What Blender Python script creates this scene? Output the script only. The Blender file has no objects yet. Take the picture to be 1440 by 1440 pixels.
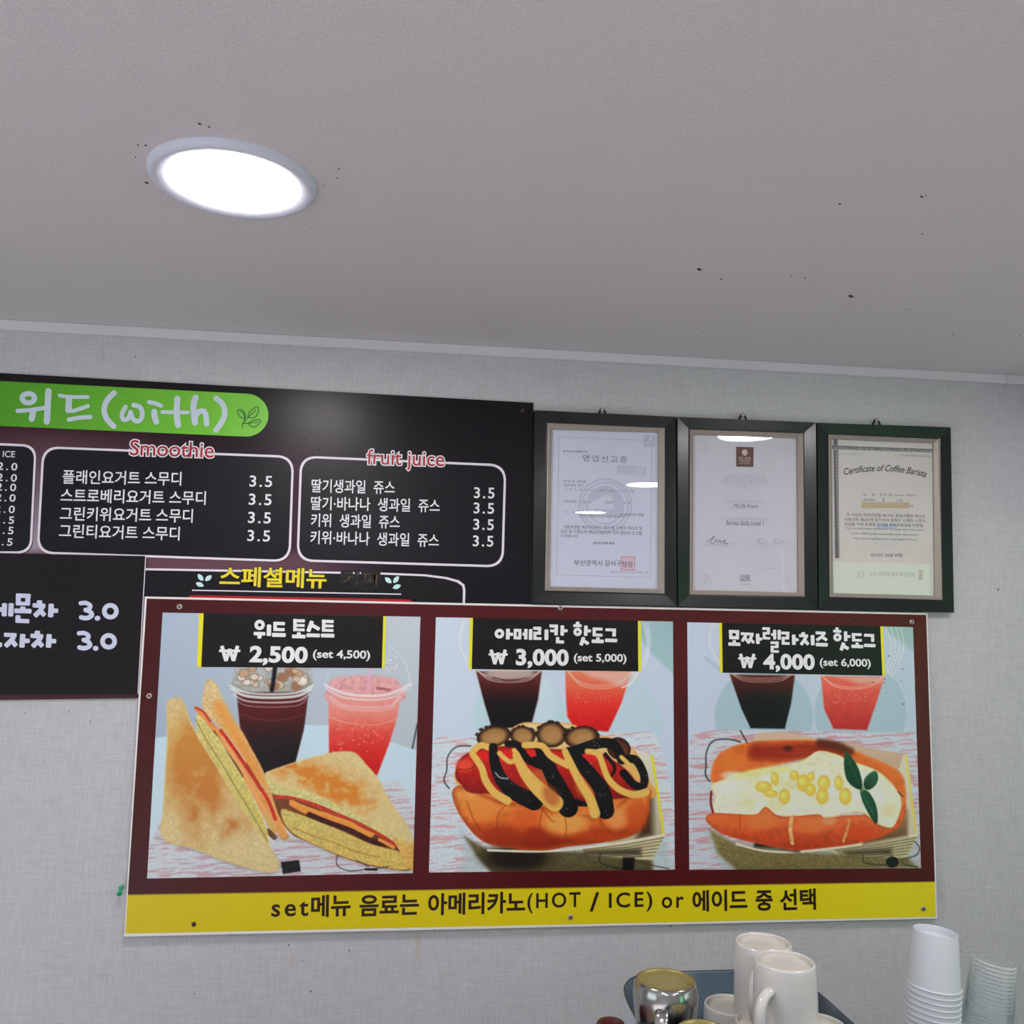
import bpy, bmesh, math, random
import numpy as np
from mathutils import Vector, Matrix
random.seed(7)
C = bpy.context.scene.collection
SC = bpy.context.scene
PI = math.pi

# ------------------------------------------------------------------ camera
YAW, PITCH, ROLL, FPX = 0.12012, 0.10735, 0.020215, 1270.0
CAMZ = 1.62
WALL = 1.8
CEIL = 0.5334 + CAMZ
cy, sy, cp, sp = math.cos(YAW), math.sin(YAW), math.cos(PITCH), math.sin(PITCH)
FWD = Vector((sy * cp, cy * cp, sp)); R0 = Vector((cy, -sy, 0)); U0 = R0.cross(FWD)
RGT = math.cos(ROLL) * R0 + math.sin(ROLL) * U0
UPV = -math.sin(ROLL) * R0 + math.cos(ROLL) * U0
cam = bpy.data.cameras.new('camera'); camo = bpy.data.objects.new('camera', cam); C.objects.link(camo)
cam.sensor_width = 36; cam.lens = FPX / 1440 * 36; cam.clip_start = .01
camo.matrix_world = Matrix((( RGT.x, UPV.x, -FWD.x, 0), (RGT.y, UPV.y, -FWD.y, 0), (RGT.z, UPV.z, -FWD.z, CAMZ), (0, 0, 0, 1)))
SC.camera = camo

# ------------------------------------------------------------------ world, exposure
vs = SC.view_settings
vs.view_transform = 'Standard'; vs.look = 'None'; vs.gamma = 1; vs.use_curve_mapping = False
vs.exposure = 0.0
w = bpy.data.worlds.new('sky'); SC.world = w; w.use_nodes = True
nt = w.node_tree; bg = nt.nodes['Background']
tc = nt.nodes.new('ShaderNodeTexCoord'); sx = nt.nodes.new('ShaderNodeSeparateXYZ'); rp = nt.nodes.new('ShaderNodeValToRGB')
nt.links.new(tc.outputs['Generated'], sx.inputs[0]); nt.links.new(sx.outputs['Z'], rp.inputs[0]); nt.links.new(rp.outputs[0], bg.inputs[0])
rp.color_ramp.elements[0].position = 0.0; rp.color_ramp.elements[0].color = (.82, .955, .985, 1)
rp.color_ramp.elements[1].position = 0.8; rp.color_ramp.elements[1].color = (.74, .86, 1.0, 1)
SKY = 1.75
bg.inputs[1].default_value = SKY
LAMP = 62.0

def portal(name, loc, rot, sx_, sy_):
    l = bpy.data.lights.new(name, 'AREA'); l.shape = 'RECTANGLE'; l.size = sx_; l.size_y = sy_
    l.cycles.is_portal = True
    o = bpy.data.objects.new(name, l); o.location = loc; o.rotation_euler = rot; C.objects.link(o)
# low sun through the left shop window: added so its floor bounce lifts ceiling and upper wall
added_sun = bpy.data.lights.new('added_sun', 'SUN'); added_sun.energy = 13.0; added_sun.angle = .02; added_sun.color = (1.0, .972, .965)
suno = bpy.data.objects.new('added_sun', added_sun); C.objects.link(suno)
suno.rotation_euler = Vector((.80, -.22, -.57)).to_track_quat('-Z', 'Y').to_euler()
# room box
X0, X1, Y0, Y1 = -3.2, 3.9, -2.5, WALL
portal('daylight_opening_right', (X1 + .05, -.5, 1.4), (0, PI / 2, 0), 1.1, 2.0)
portal('daylight_opening_left', (X0 - .05, -.65, 1.39), (0, -PI / 2, 0), 1.38, 2.5)
portal('daylight_opening_rear', (3.38, Y0 - .05, 1.1), (PI / 2, 0, 0), 1.0, 1.95)

# ------------------------------------------------------------------ helpers
def lin(c):
    c = c / 255.0
    return c / 12.92 if c <= .04045 else ((c + .055) / 1.055) ** 2.4
GLARE = .010      # the part of a seen colour that is gloss, not pigment
def L(rgb, k=1.0): return tuple(min(1.0, max(lin(v) * .35, lin(v) - (GLARE if k == .62 else 0)) / k) for v in rgb) + (1,)
K = 0.62          # irradiance factor used to turn seen colours into albedo

def W(px, py, d=0.0):
    """point on the plane that stands d in front of the menu wall, seen at photo pixel (px, py)"""
    r = FWD + RGT * ((px - 720) / FPX) - UPV * ((py - 720) / FPX)
    t = (WALL - d) / r.y
    return Vector((r.x * t, WALL - d, CAMZ + r.z * t))
def AT(px, py, Y=None, Z=None):
    r = FWD + RGT * ((px - 720) / FPX) - UPV * ((py - 720) / FPX)
    t = Y / r.y if Y is not None else (Z - CAMZ) / r.z
    return Vector((r.x * t, r.y * t, CAMZ + r.z * t))

MATS = {}
def mat(name, col, rough=.5, metal=0, spec=.5, k=K, noise=0, nscale=30, bump=0, bscale=200, coat=0, vcol=False, coat_rough=.05):
    if name in MATS: return MATS[name]
    m = bpy.data.materials.new(name); m.use_nodes = True; t = m.node_tree; b = t.nodes['Principled BSDF']
    base = L(col, k)
    b.inputs['Base Color'].default_value = base
    b.inputs['Roughness'].default_value = rough; b.inputs['Metallic'].default_value = metal
    b.inputs['Specular IOR Level'].default_value = spec
    b.inputs['Coat Weight'].default_value = coat; b.inputs['Coat Roughness'].default_value = coat_rough
    tcn = t.nodes.new('ShaderNodeTexCoord')
    if vcol:
        a = t.nodes.new('ShaderNodeVertexColor'); a.layer_name = 'print'; t.links.new(a.outputs['Color'], b.inputs['Base Color'])
    elif noise:
        n = t.nodes.new('ShaderNodeTexNoise'); n.inputs['Scale'].default_value = nscale; n.inputs['Detail'].default_value = 4
        t.links.new(tcn.outputs['Object'], n.inputs['Vector'])
        r = t.nodes.new('ShaderNodeMapRange'); r.inputs['To Min'].default_value = 1 - noise; r.inputs['To Max'].default_value = 1 + noise
        t.links.new(n.outputs['Fac'], r.inputs['Value'])
        v = t.nodes.new('ShaderNodeVectorMath'); v.operation = 'SCALE'; v.inputs[0].default_value = base[:3]
        t.links.new(r.outputs[0], v.inputs['Scale']); t.links.new(v.outputs[0], b.inputs['Base Color'])
    if bump:
        n = t.nodes.new('ShaderNodeTexNoise'); n.inputs['Scale'].default_value = bscale; n.inputs['Detail'].default_value = 3
        t.links.new(tcn.outputs['Object'], n.inputs['Vector'])
        bp = t.nodes.new('ShaderNodeBump'); bp.inputs['Strength'].default_value = bump; bp.inputs['Distance'].default_value = .001
        t.links.new(n.outputs['Fac'], bp.inputs['Height']); t.links.new(bp.outputs[0], b.inputs['Normal'])
    MATS[name] = m
    return m

def mobj(name, verts, faces, material, parent=None, smooth=False):
    """verts in world space; the object is placed under its parent without rotation"""
    me = bpy.data.meshes.new(name)
    off = Vector((0, 0, 0)); p = parent
    while p is not None: off += p.location; p = p.parent
    me.from_pydata([tuple(Vector(v) - off) for v in verts], [], faces)
    if smooth: me.polygons.foreach_set('use_smooth', [True] * len(me.polygons))
    me.materials.append(material); me.update()
    o = bpy.data.objects.new(name, me); C.objects.link(o)
    if parent is not None: o.parent = parent
    return o
def tag(o, label=None, cat=None, group=None, kind=None):
    if label: o['label'] = label
    if cat: o['category'] = cat
    if group: o['group'] = group
    if kind: o['kind'] = kind
    return o
def thing(name, label, cat, loc, group=None):
    o = bpy.data.objects.new(name, None); o.empty_display_size = .05; C.objects.link(o); o.location = loc
    return tag(o, label, cat, group)
def boxv(a, b):
    v = [(x, y, z) for x in (a[0], b[0]) for y in (a[1], b[1]) for z in (a[2], b[2])]
    f = [(0, 1, 3, 2), (4, 6, 7, 5), (0, 4, 5, 1), (2, 3, 7, 6), (0, 2, 6, 4), (1, 5, 7, 3)]
    return v, f
def boxes(lst):
    V, F = [], []
    for a, b in lst:
        v, f = boxv(a, b); n = len(V); V += v; F += [tuple(i + n for i in q) for q in f]
    return V, F
def sm(o, angle=35):
    me = o.data
    me.polygons.foreach_set('use_smooth', [True] * len(me.polygons))
    bm = bmesh.new(); bm.from_mesh(me)
    for e in bm.edges:
        if len(e.link_faces) == 2 and e.calc_face_angle(0) > math.radians(angle): e.smooth = False
    bm.to_mesh(me); bm.free()
    return o
def bevel(o, wd, seg=2):
    bm = bmesh.new(); bm.from_mesh(o.data)
    bmesh.ops.recalc_face_normals(bm, faces=bm.faces)
    bmesh.ops.bevel(bm, geom=bm.edges[:], offset=wd, segments=seg, affect='EDGES', profile=.5)
    bm.to_mesh(o.data); bm.free()
    return o
def slab_px(name, pts, d_front, thick, material, parent=None, bev=0):
    """flat board whose outline is a px polygon on the wall, front d_front from the wall"""
    f = [W(x, y, d_front) for x, y in pts]
    b = [v + Vector((0, thick, 0)) for v in f]
    n = len(pts)
    faces = [tuple(range(n)), tuple(range(2 * n - 1, n - 1, -1))] + [(i, i + n, (i + 1) % n + n, (i + 1) % n) for i in range(n)]
    o = mobj(name, f + b, faces, material, parent)
    bm = bmesh.new(); bm.from_mesh(o.data); bmesh.ops.recalc_face_normals(bm, faces=bm.faces); bm.to_mesh(o.data); bm.free()
    if bev: bevel(o, bev, 1)
    return o
def flat_px(name, polys, d, material, parent=None):
    V, F = [], []
    for k, pts in enumerate(polys):       # pieces that overlap are laid a hair over each other
        n = len(V); V += [W(x, y, d + k * 8e-6) for x, y in pts]; F.append(tuple(range(n, n + len(pts))))
    return mobj(name, V, F, material, parent)

# strokes in px space ------------------------------------------------
def seg_poly(a, b, wd, cap, e0=0, e1=0):
    ax, ay = a; bx, by = b; dx, dy = bx - ax, by - ay; l = math.hypot(dx, dy) or 1e-6; dx /= l; dy /= l; nx, ny = -dy, dx
    h = wd / 2; s0, s1 = -e0, l + e1
    out = []
    if cap == 'round':
        for k in range(9):
            t = PI / 2 + PI * k / 8; out.append((ax + h * (math.cos(t) * dx + math.sin(t) * nx), ay + h * (math.cos(t) * dy + math.sin(t) * ny)))
        for k in range(9):
            t = -PI / 2 + PI * k / 8; out.append((bx + h * (math.cos(t) * dx + math.sin(t) * nx), by + h * (math.cos(t) * dy + math.sin(t) * ny)))
    else:
        r = min(.24 * wd, (s1 - s0) / 2)
        for (cx_, cyy, t0) in ((s1 - r, h - r, 0), (s0 + r, h - r, PI / 2), (s0 + r, -h + r, PI), (s1 - r, -h + r, 1.5 * PI)):
            for k in range(4):
                t = t0 + PI / 2 * k / 3; u = cx_ + r * math.cos(t); v = cyy + r * math.sin(t)
                out.append((ax + u * dx + v * nx, ay + u * dy + v * ny))
    return out
def strokes(name, spec, z, d, material, parent, cap='square', grow=0):
    ox, oy, s = z; polys = []
    for st in spec:
        if st[0] == 'ring':
            _, x, y, rx, ry, wd = st; wd += grow
            N = 28
            o_ = [(x + (rx + wd / 2) * math.cos(2 * PI * k / N), y + (ry + wd / 2) * math.sin(2 * PI * k / N)) for k in range(N)]
            i_ = [(x + (rx - wd / 2) * math.cos(2 * PI * k / N), y + (ry - wd / 2) * math.sin(2 * PI * k / N)) for k in range(N)]
            for k in range(N): polys.append([o_[k], o_[(k + 1) % N], i_[(k + 1) % N], i_[k]])
            continue
        pts, wd = st; wd += grow
        if cap == 'round' and len(pts) > 2: pts = crom(pts, 6)
        for k in range(len(pts) - 1):
            polys.append(seg_poly(pts[k], pts[k + 1], wd, cap, wd * .35 if k else 0, wd * .35 if k < len(pts) - 2 else 0))
    return flat_px(name, [[(ox + x / s, oy + y / s) for x, y in p] for p in polys], d, material, parent)
def crom(pts, n=6, closed=False):
    P = [np.array(p, float) for p in pts]; out = []
    m = len(P); rng = range(m if closed else m - 1)
    g = (lambda i: P[i % m]) if closed else (lambda i: P[max(0, min(m - 1, i))])
    for i in rng:
        p0, p1, p2, p3 = g(i - 1), g(i), g(i + 1), g(i + 2)
        for k in range(n):
            t = k / n
            out.append(tuple(.5 * (2 * p1 + (p2 - p0) * t + (2 * p0 - 5 * p1 + 4 * p2 - p3) * t * t + (3 * p1 - p0 - 3 * p2 + p3) * t ** 3)))
    if not closed: out.append(tuple(P[-1]))
    return out

# type ----------------------------------------------------------------
_tc = {}
def glyphs(body, offset=0, space=1, shear=0):
    key = (body, offset, space, shear)
    if key in _tc: return _tc[key]
    cu = bpy.data.curves.new('t', 'FONT'); cu.body = body; cu.offset = offset; cu.space_character = space; cu.shear = shear
    cu.resolution_u = 4; cu.fill_mode = 'FRONT'
    o = bpy.data.objects.new('t', cu); C.objects.link(o)
    dg = bpy.context.evaluated_depsgraph_get(); me = bpy.data.meshes.new_from_object(o.evaluated_get(dg))
    n = len(me.vertices); a = np.zeros(n * 3); me.vertices.foreach_get('co', a); a = a.reshape(-1, 3)[:, :2]
    F = [tuple(p.vertices) for p in me.polygons]
    bpy.data.objects.remove(o); bpy.data.curves.remove(cu); bpy.data.meshes.remove(me)
    _tc[key] = (a, F); return _tc[key]
def text(name, body, x0, y0, x1, y1, h, d, material, parent, z=None, offset=0, space=1, shear=0, ref=None):
    """bbox of the lettering: bottom-left (x0,y0), bottom-right (x1,y1), height h, all photo px (or zoom px with z)"""
    if z:
        ox, oy, s = z; x0, y0, x1, y1, h = ox + x0 / s, oy + y0 / s, ox + x1 / s, oy + y1 / s, h / s
    a, F = glyphs(body, offset, space, shear)
    b, _ = (a, F) if ref is None else glyphs(body, ref, space, shear)
    lo, hi = b.min(0), b.max(0)
    u = (a - lo) / (hi - lo)
    A = W(x0, y0, d); B = W(x1, y1, d); E = B - A; n = Vector((-E.z, 0, E.x)).normalized()
    mx = (x0 + x1) / 2; my = (y0 + y1) / 2; H = (W(mx, my - h, d) - W(mx, my, d)).length
    return mobj(name, [A + E * float(q[0]) + n * (H * float(q[1])) for q in u], F, material, parent)

# painted print: vertex colours on a flat grid ------------------------------
def vnoise(x, y, seed):
    rs = np.random.RandomState(seed); T = rs.rand(64, 64)
    xi = np.floor(x).astype(int); yi = np.floor(y).astype(int); fx = x - xi; fy = y - yi
    fx = fx * fx * (3 - 2 * fx); fy = fy * fy * (3 - 2 * fy)
    g = lambda i, j: T[i % 64, j % 64]
    return (g(xi, yi) * (1 - fx) + g(xi + 1, yi) * fx) * (1 - fy) + (g(xi, yi + 1) * (1 - fx) + g(xi + 1, yi + 1) * fx) * fy
def fbm(x, y, seed=1, o=3):
    s = 0; a = 1; t = 0
    for k in range(o): s = s + a * vnoise(x * 2 ** k + 13.1 * k, y * 2 ** k + 7.7 * k, seed + k); t += a; a *= .5
    return s / t
class Canvas:
    def __init__(s, quad, nx, ny):
        s.quad = quad; s.nx, s.ny = nx, ny
        u, v = np.meshgrid(np.linspace(0, 1, nx), np.linspace(0, 1, ny))
        q = np.array(quad, float)  # TL TR BR BL
        P = (q[0] * ((1 - u) * (1 - v))[..., None] + q[1] * (u * (1 - v))[..., None] + q[2] * (u * v)[..., None] + q[3] * ((1 - u) * v)[..., None])
        s.X, s.Y = P[..., 0], P[..., 1]; s.u, s.v = u, v
        s.rgb = np.zeros(s.X.shape + (3,)); s.z = (0, 0, 1)
    def Z(s, ox, oy, sc): s.z = (ox, oy, sc); return s
    def P(s, pts): ox, oy, sc = s.z; return [(ox + x / sc, oy + y / sc) for x, y in pts]
    def zx(s): ox, oy, sc = s.z; return (s.X - ox) * sc, (s.Y - oy) * sc
    def sdf(s, pts, pad):
        P = np.array(pts); x0, y0 = P.min(0) - pad; x1, y1 = P.max(0) + pad
        m = (s.X > x0) & (s.X < x1) & (s.Y > y0) & (s.Y < y1)
        X = s.X[m]; Y = s.Y[m]; d = np.full(X.shape, 1e18); ins = np.zeros(X.shape, bool)
        for i in range(len(P)):
            ax, ay = P[i - 1]; bx, by = P[i]; ex, ey = bx - ax, by - ay
            t = np.clip(((X - ax) * ex + (Y - ay) * ey) / (ex * ex + ey * ey + 1e-9), 0, 1)
            d = np.minimum(d, (X - ax - t * ex) ** 2 + (Y - ay - t * ey) ** 2)
            c = (ay > Y) != (by > Y)
            with np.errstate(divide='ignore', invalid='ignore'): ins ^= c & (X < ex * (Y - ay) / (ey if abs(ey) > 1e-9 else 1e-9) + ax)
        d = np.sqrt(d); return m, np.where(ins, -d, d)
    def blend(s, m, a, col):
        a = np.clip(a, 0, 1)[..., None]; s.rgb[m] = s.rgb[m] * (1 - a) + np.asarray(col, float) * a
    def poly(s, pts, col, col2=None, ax='y', soft=.8, curve=False, tex=0, ts=6, tst=1, seed=3, edge=None, ew=3, alpha=1, curve_n=5, stops=None):
        p = s.P(pts)
        if curve: p = crom(p, curve_n, True)
        m, d = s.sdf(p, soft + 1)
        a = np.clip(.5 - d / (2 * soft), 0, 1) * alpha
        c = np.array(col, float)[None, :] * np.ones((m.sum(), 1))
        if col2 is not None:
            P = np.array(p); i = 1 if ax == 'y' else 0; q = (s.Y if i else s.X)[m]
            t = np.clip((q - P[:, i].min()) / (np.ptp(P[:, i]) + 1e-9), 0, 1)[:, None]; c = c * (1 - t) + np.array(col2, float) * t
        if stops is not None:
            q = s.Y[m]; t = (q - min(b_[1] for b_ in p)) / (max(b_[1] for b_ in p) - min(b_[1] for b_ in p) + 1e-9)
            c = np.stack([np.interp(t, [k_[0] for k_ in stops], [k_[1][j_] for k_ in stops]) for j_ in range(3)], -1)
        if edge is not None:
            t = np.clip(1 + d / ew, 0, 1)[:, None]; c = c * (1 - t) + np.array(edge, float) * t
        if tex: c = c * (1 + tex * (fbm(s.X[m] / ts, s.Y[m] / ts * tst, seed)[:, None] - .5) * 2)
        s.blend(m, a, c)
    def line(s, pts, wd, col, soft=.6, alpha=1, curve=True, col2=None, closed=False, tex=0, w2=None):
        p = s.P(pts)
        if curve and len(p) > 2: p = crom(p, 6, closed)
        if closed: p = p + [p[0]]
        P = np.array(p); sc = s.z[2]; h0 = wd / sc / 2; h1 = (w2 if w2 is not None else wd) / sc / 2; hh = max(h0, h1)
        m = (s.X > P[:, 0].min() - hh - 2) & (s.X < P[:, 0].max() + hh + 2) & (s.Y > P[:, 1].min() - hh - 2) & (s.Y < P[:, 1].max() + hh + 2)
        X = s.X[m]; Y = s.Y[m]; D = np.full(X.shape, 1e9); Dn = np.full(X.shape, 1e9)
        for i in range(1, len(P)):
            ax, ay = P[i - 1]; ex, ey = P[i] - P[i - 1]
            t = np.clip(((X - ax) * ex + (Y - ay) * ey) / (ex * ex + ey * ey + 1e-9), 0, 1)
            dd = np.hypot(X - ax - t * ex, Y - ay - t * ey); h = h0 + (h1 - h0) * (i - 1 + t) / (len(P) - 1)
            D = np.minimum(D, dd - h)
        a = np.clip(.5 - D / (2 * soft), 0, 1) * alpha
        c = np.array(col, float)[None, :] * np.ones((X.size, 1))
        if col2 is not None:
            t = np.clip(-D / (hh + 1e-9), 0, 1)[:, None]; c = c * (1 - t) + np.array(col2, float) * t
        if tex: c = c * (1 + tex * (fbm(X / 3, Y / 3, 9)[:, None] - .5) * 2)
        s.blend(m, a, c)
    def blob(s, x, y, rx, ry, col, soft=.5, alpha=1, rot=0, rim=None):
        ox, oy, sc = s.z; x = ox + x / sc; y = oy + y / sc; rx /= sc; ry /= sc
        c, n = math.cos(rot), math.sin(rot); dx = s.X - x; dy = s.Y - y
        r = np.sqrt(((dx * c + dy * n) / rx) ** 2 + ((-dx * n + dy * c) / ry) ** 2)
        m = r < 1 + soft + .05; rr = r[m]
        a = np.clip((1 + soft / 2 - rr) / soft, 0, 1); a = a * a * (3 - 2 * a) * alpha
        cc = np.array(col, float)[None, :] * np.ones((rr.size, 1))
        if rim is not None: t = np.clip((rr - .6) / .35, 0, 1)[:, None]; cc = cc * (1 - t) + np.array(rim, float) * t
        s.blend(m, a, cc)
    def mesh(s, name, d, material, parent, k=K):
        V = np.empty((s.ny, s.nx, 3)); r = (np.array(FWD)[None, None, :] + np.array(RGT) * ((s.X - 720) / FPX)[..., None] - np.array(UPV) * ((s.Y - 720) / FPX)[..., None])
        t = (WALL - d) / r[..., 1]; V = r * t[..., None]; V[..., 2] += CAMZ
        off = Vector((0, 0, 0)); p = parent
        while p is not None: off += p.location; p = p.parent
        V -= np.array(off)
        i = np.arange(s.nx * s.ny).reshape(s.ny, s.nx)
        q = np.stack([i[:-1, :-1], i[1:, :-1], i[1:, 1:], i[:-1, 1:]], -1).reshape(-1, 4)
        me = bpy.data.meshes.new(name); me.vertices.add(s.nx * s.ny); me.vertices.foreach_set('co', V.ravel())
        me.loops.add(q.size); me.loops.foreach_set('vertex_index', q.ravel())
        me.polygons.add(len(q)); me.polygons.foreach_set('loop_start', np.arange(len(q)) * 4); me.polygons.foreach_set('loop_total', np.full(len(q), 4))
        me.update(calc_edges=True)
        a = me.color_attributes.new('print', 'FLOAT_COLOR', 'POINT')
        c = np.clip(s.rgb / 255, 0, 1); c = np.where(c <= .04045, c / 12.92, ((c + .055) / 1.055) ** 2.4)
        c = np.maximum(c * .35, c - GLARE) / k
        c = np.clip(c, 0, 1).reshape(-1, 3); a.data.foreach_set('color', np.hstack([c, np.ones((len(c), 1))]).ravel())
        me.materials.append(material); o = bpy.data.objects.new(name, me); C.objects.link(o)
        if parent is not None: o.parent = parent
        return o

def lathe(prof, n=48, cx_=0, cy_=0, cz_=0, close=False):
    V, F = [], []
    for (r, z) in prof:
        for k in range(n): t = 2 * PI * k / n; V.append((cx_ + r * math.cos(t), cy_ + r * math.sin(t), cz_ + z))
    m = len(prof)
    for i in range(m - 1):
        for k in range(n): F.append((i * n + k, i * n + (k + 1) % n, (i + 1) * n + (k + 1) % n, (i + 1) * n + k))
    return V, F
def tube(path, r, n=8, squash=None, up=Vector((0, 0, 1))):
    V, F = [], []; P = [Vector(p) for p in path]
    for i, p in enumerate(P):
        t = (P[min(i + 1, len(P) - 1)] - P[max(i - 1, 0)]).normalized()
        s = t.cross(up); s = s.normalized() if s.length > 1e-5 else Vector((1, 0, 0)); u = s.cross(t)
        a, b = (r, r) if squash is None else squash
        for k in range(n): q = 2 * PI * k / n; V.append(p + s * a * math.cos(q) + u * b * math.sin(q))
    for i in range(len(P) - 1):
        for k in range(n): F.append((i * n + k, i * n + (k + 1) % n, (i + 1) * n + (k + 1) % n, (i + 1) * n + k))
    F.append(tuple(range(n))); F.append(tuple(range(len(P) * n - 1, len(P) * n - n - 1, -1)))
    return V, F

# ------------------------------------------------------------------ materials of the setting
def wallpaper():
    m = bpy.data.materials.new('linen_wallpaper'); m.use_nodes = True; t = m.node_tree; b = t.nodes['Principled BSDF']
    b.inputs['Roughness'].default_value = .62; b.inputs['Specular IOR Level'].default_value = .3
    tcn = t.nodes.new('ShaderNodeTexCoord'); outs = []
    for sc, dt in (((300, 1, 26), 2), ((30, 1, 300), 2), ((520, 1, 520), 1)):
        mp = t.nodes.new('ShaderNodeMapping'); mp.inputs['Scale'].default_value = sc
        n = t.nodes.new('ShaderNodeTexNoise'); n.inputs['Scale'].default_value = 1; n.inputs['Detail'].default_value = dt; n.inputs['Roughness'].default_value = .55
        t.links.new(tcn.outputs['Object'], mp.inputs[0]); t.links.new(mp.outputs[0], n.inputs['Vector']); outs.append(n.outputs['Fac'])
    a = t.nodes.new('ShaderNodeMath'); a.operation = 'ADD'; t.links.new(outs[0], a.inputs[0]); t.links.new(outs[1], a.inputs[1])
    a2 = t.nodes.new('ShaderNodeMath'); a2.operation = 'MULTIPLY_ADD'; a2.inputs[1].default_value = .55; t.links.new(outs[2], a2.inputs[0]); t.links.new(a.outputs[0], a2.inputs[2])
    r = t.nodes.new('ShaderNodeMapRange'); r.inputs['From Min'].default_value = .85; r.inputs['From Max'].default_value = 1.70
    r.inputs['To Min'].default_value = .87; r.inputs['To Max'].default_value = 1.10; t.links.new(a2.outputs[0], r.inputs['Value'])
    v = t.nodes.new('ShaderNodeVectorMath'); v.operation = 'SCALE'; v.inputs[0].default_value = L((171, 171, 173), K)[:3]
    t.links.new(r.outputs[0], v.inputs['Scale']); t.links.new(v.outputs[0], b.inputs['Base Color'])
    bp = t.nodes.new('ShaderNodeBump'); bp.inputs['Strength'].default_value = .35; bp.inputs['Distance'].default_value = .0008
    t.links.new(a2.outputs[0], bp.inputs['Height']); t.links.new(bp.outputs[0], b.inputs['Normal'])
    return m
M_wall = wallpaper()
M_ceil = mat('ceiling_paper', (184, 181, 183), .75, spec=.2, noise=.10, nscale=260, bump=1.0, bscale=260)
M_trim = mat('white_trim', (190, 186, 191), .45, noise=.02)
M_floor = mat('floor_vinyl', (200, 198, 202), .5, noise=.08, nscale=6, k=.85)
M_frame = mat('window_frame_white', (215, 215, 215), .4, noise=.02, k=.8)
M_white = mat('print_white', (208, 208, 216), .4, noise=.01)
M_pale = mat('print_pale_blue', (184, 188, 208), .4, noise=.01)
M_bannerwhite = mat('print_banner_white', (178, 190, 200), .4, noise=.01)
M_outline = mat('print_outline_white', (205, 198, 206), .4, noise=.01)
M_speck = mat('dark_speck', (70, 66, 62), .8, noise=.2)

# ------------------------------------------------------------------ room
def struct(name, lst, m, parent=None):
    v, f = boxes(lst); o = mobj(name, v, f, m, parent)
    if parent is None: o['kind'] = 'structure'
    return o
T = .12
struct('wall_back', [((X0 - T, Y1, -.1), (X1 + T, Y1 + T, CEIL + .1))], M_wall)
wback = bpy.data.objects['wall_back']
struct('floor', [((X0 - T, Y0 - T, -.1), (X1 + T, Y1, 0))], M_floor)
ceil = struct('ceiling', [((X0 - T, Y0 - T, CEIL), (X1 + T, Y1, CEIL + .1))], M_ceil)
struct('wall_left', [((X0 - T, Y0, 0), (X0, -1.9, CEIL)), ((X0 - T, .6, 0), (X0, Y1, CEIL)),
                     ((X0 - T, -1.9, 0), (X0, .6, .7)), ((X0 - T, -1.9, 2.08), (X0, .6, CEIL))], M_wall)
# right wall with a wide window (y -1.5..1.3, z .85..2.05)
struct('wall_right', [((X1, Y0, 0), (X1 + T, -1.5, CEIL)), ((X1, .5, 0), (X1 + T, Y1, CEIL)),
                      ((X1, -1.5, 0), (X1 + T, .5, .85)), ((X1, -1.5, 1.95), (X1 + T, .5, CEIL))], M_wall)
# rear wall: shop door opening x 2.90..3.86, z 0..2.05 ; window x -1..2.2
struct('wall_rear', [((X0 - T, Y0 - T, 0), (2.655, Y0, CEIL)), ((2.715, Y0 - T, 0), (2.99, Y0, CEIL)), ((3.86, Y0 - T, 0), (X1 + T, Y0, CEIL)),
                     ((2.655, Y0 - T, 2.05), (3.86, Y0, CEIL)), ((2.655, Y0 - T, 0), (2.715, Y0, .2))], M_wall)
def win(name, axis, fixed, a0, a1, z0, z1, mull):
    e = .045; lst = []
    def bx(u0, u1, zz0, zz1):
        if axis == 'x': lst.append(((fixed, u0, zz0), (fixed + .06, u1, zz1)))
        else: lst.append(((u0, fixed - .06, zz0), (u1, fixed, zz1)))
    bx(a0, a1, z0, z0 + e); bx(a0, a1, z1 - e, z1); bx(a0, a0 + e, z0, z1); bx(a1 - e, a1, z0, z1)
    for m_ in mull: bx(m_ - e / 2, m_ + e / 2, z0, z1)
    return struct(name, lst, M_frame)
win('window_1', 'x', X1 + .03, -1.5, .5, .85, 1.95, (-.5,))
win('window_2', 'x', X0 - .09, -1.9, .6, .7, 2.08, (-.65,))
win('door_1', 'y', Y0 - .03, 2.99, 3.86, 0, 2.05, ())
v, f = boxes([((X0, Y1 - .013, CEIL - .020), (1.30, Y1, CEIL)), ]); o = mobj('trim_1', v, f, M_trim); bevel(o, .002, 1); o['kind'] = 'structure'
v, f = boxes([((1.3008, Y1 - .013, CEIL - .020), (X1, Y1, CEIL))]); o = mobj('trim_2', v, f, M_trim); bevel(o, .002, 1); o['kind'] = 'structure'
struct('baseboard_back', [((X0, Y1 - .012, 0), (X1, Y1, .08))], M_trim)
# outside: paved ground and a pale green hoarding, added for green reflections in the glass
g = mobj('street_pavement', *boxv((-12, -16, -.25), (16, Y0 - T - .02, -.12)), mat('paving', (165, 165, 160), .8, noise=.1, nscale=3, k=.8)); g['kind'] = 'structure'
g = mobj('street_pavement', *boxv((X1 + T + .02, Y0 - T - .02, -.25), (16, 14, -.12)), MATS['paving']); g['kind'] = 'structure'
g = mobj('street_pavement', *boxv((-12, Y0 - T - .02, -.25), (X0 - T - .02, 14, -.12)), MATS['paving']); g['kind'] = 'structure'
hoard = thing('reflector_fence', 'unseen pale green panels outside the shop door, added for a green reflection', 'reflector_fence', (5, -8, -.12))
for i in range(8):
    x = 3 + i * 1.6
    o = mobj('panel', *boxv((x, -8, -.12), (x + 1.57, -7.96, 1.35)), mat('green_sheet', (190, 222, 192), .6, k=.8, noise=.15, nscale=3), hoard)

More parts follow.
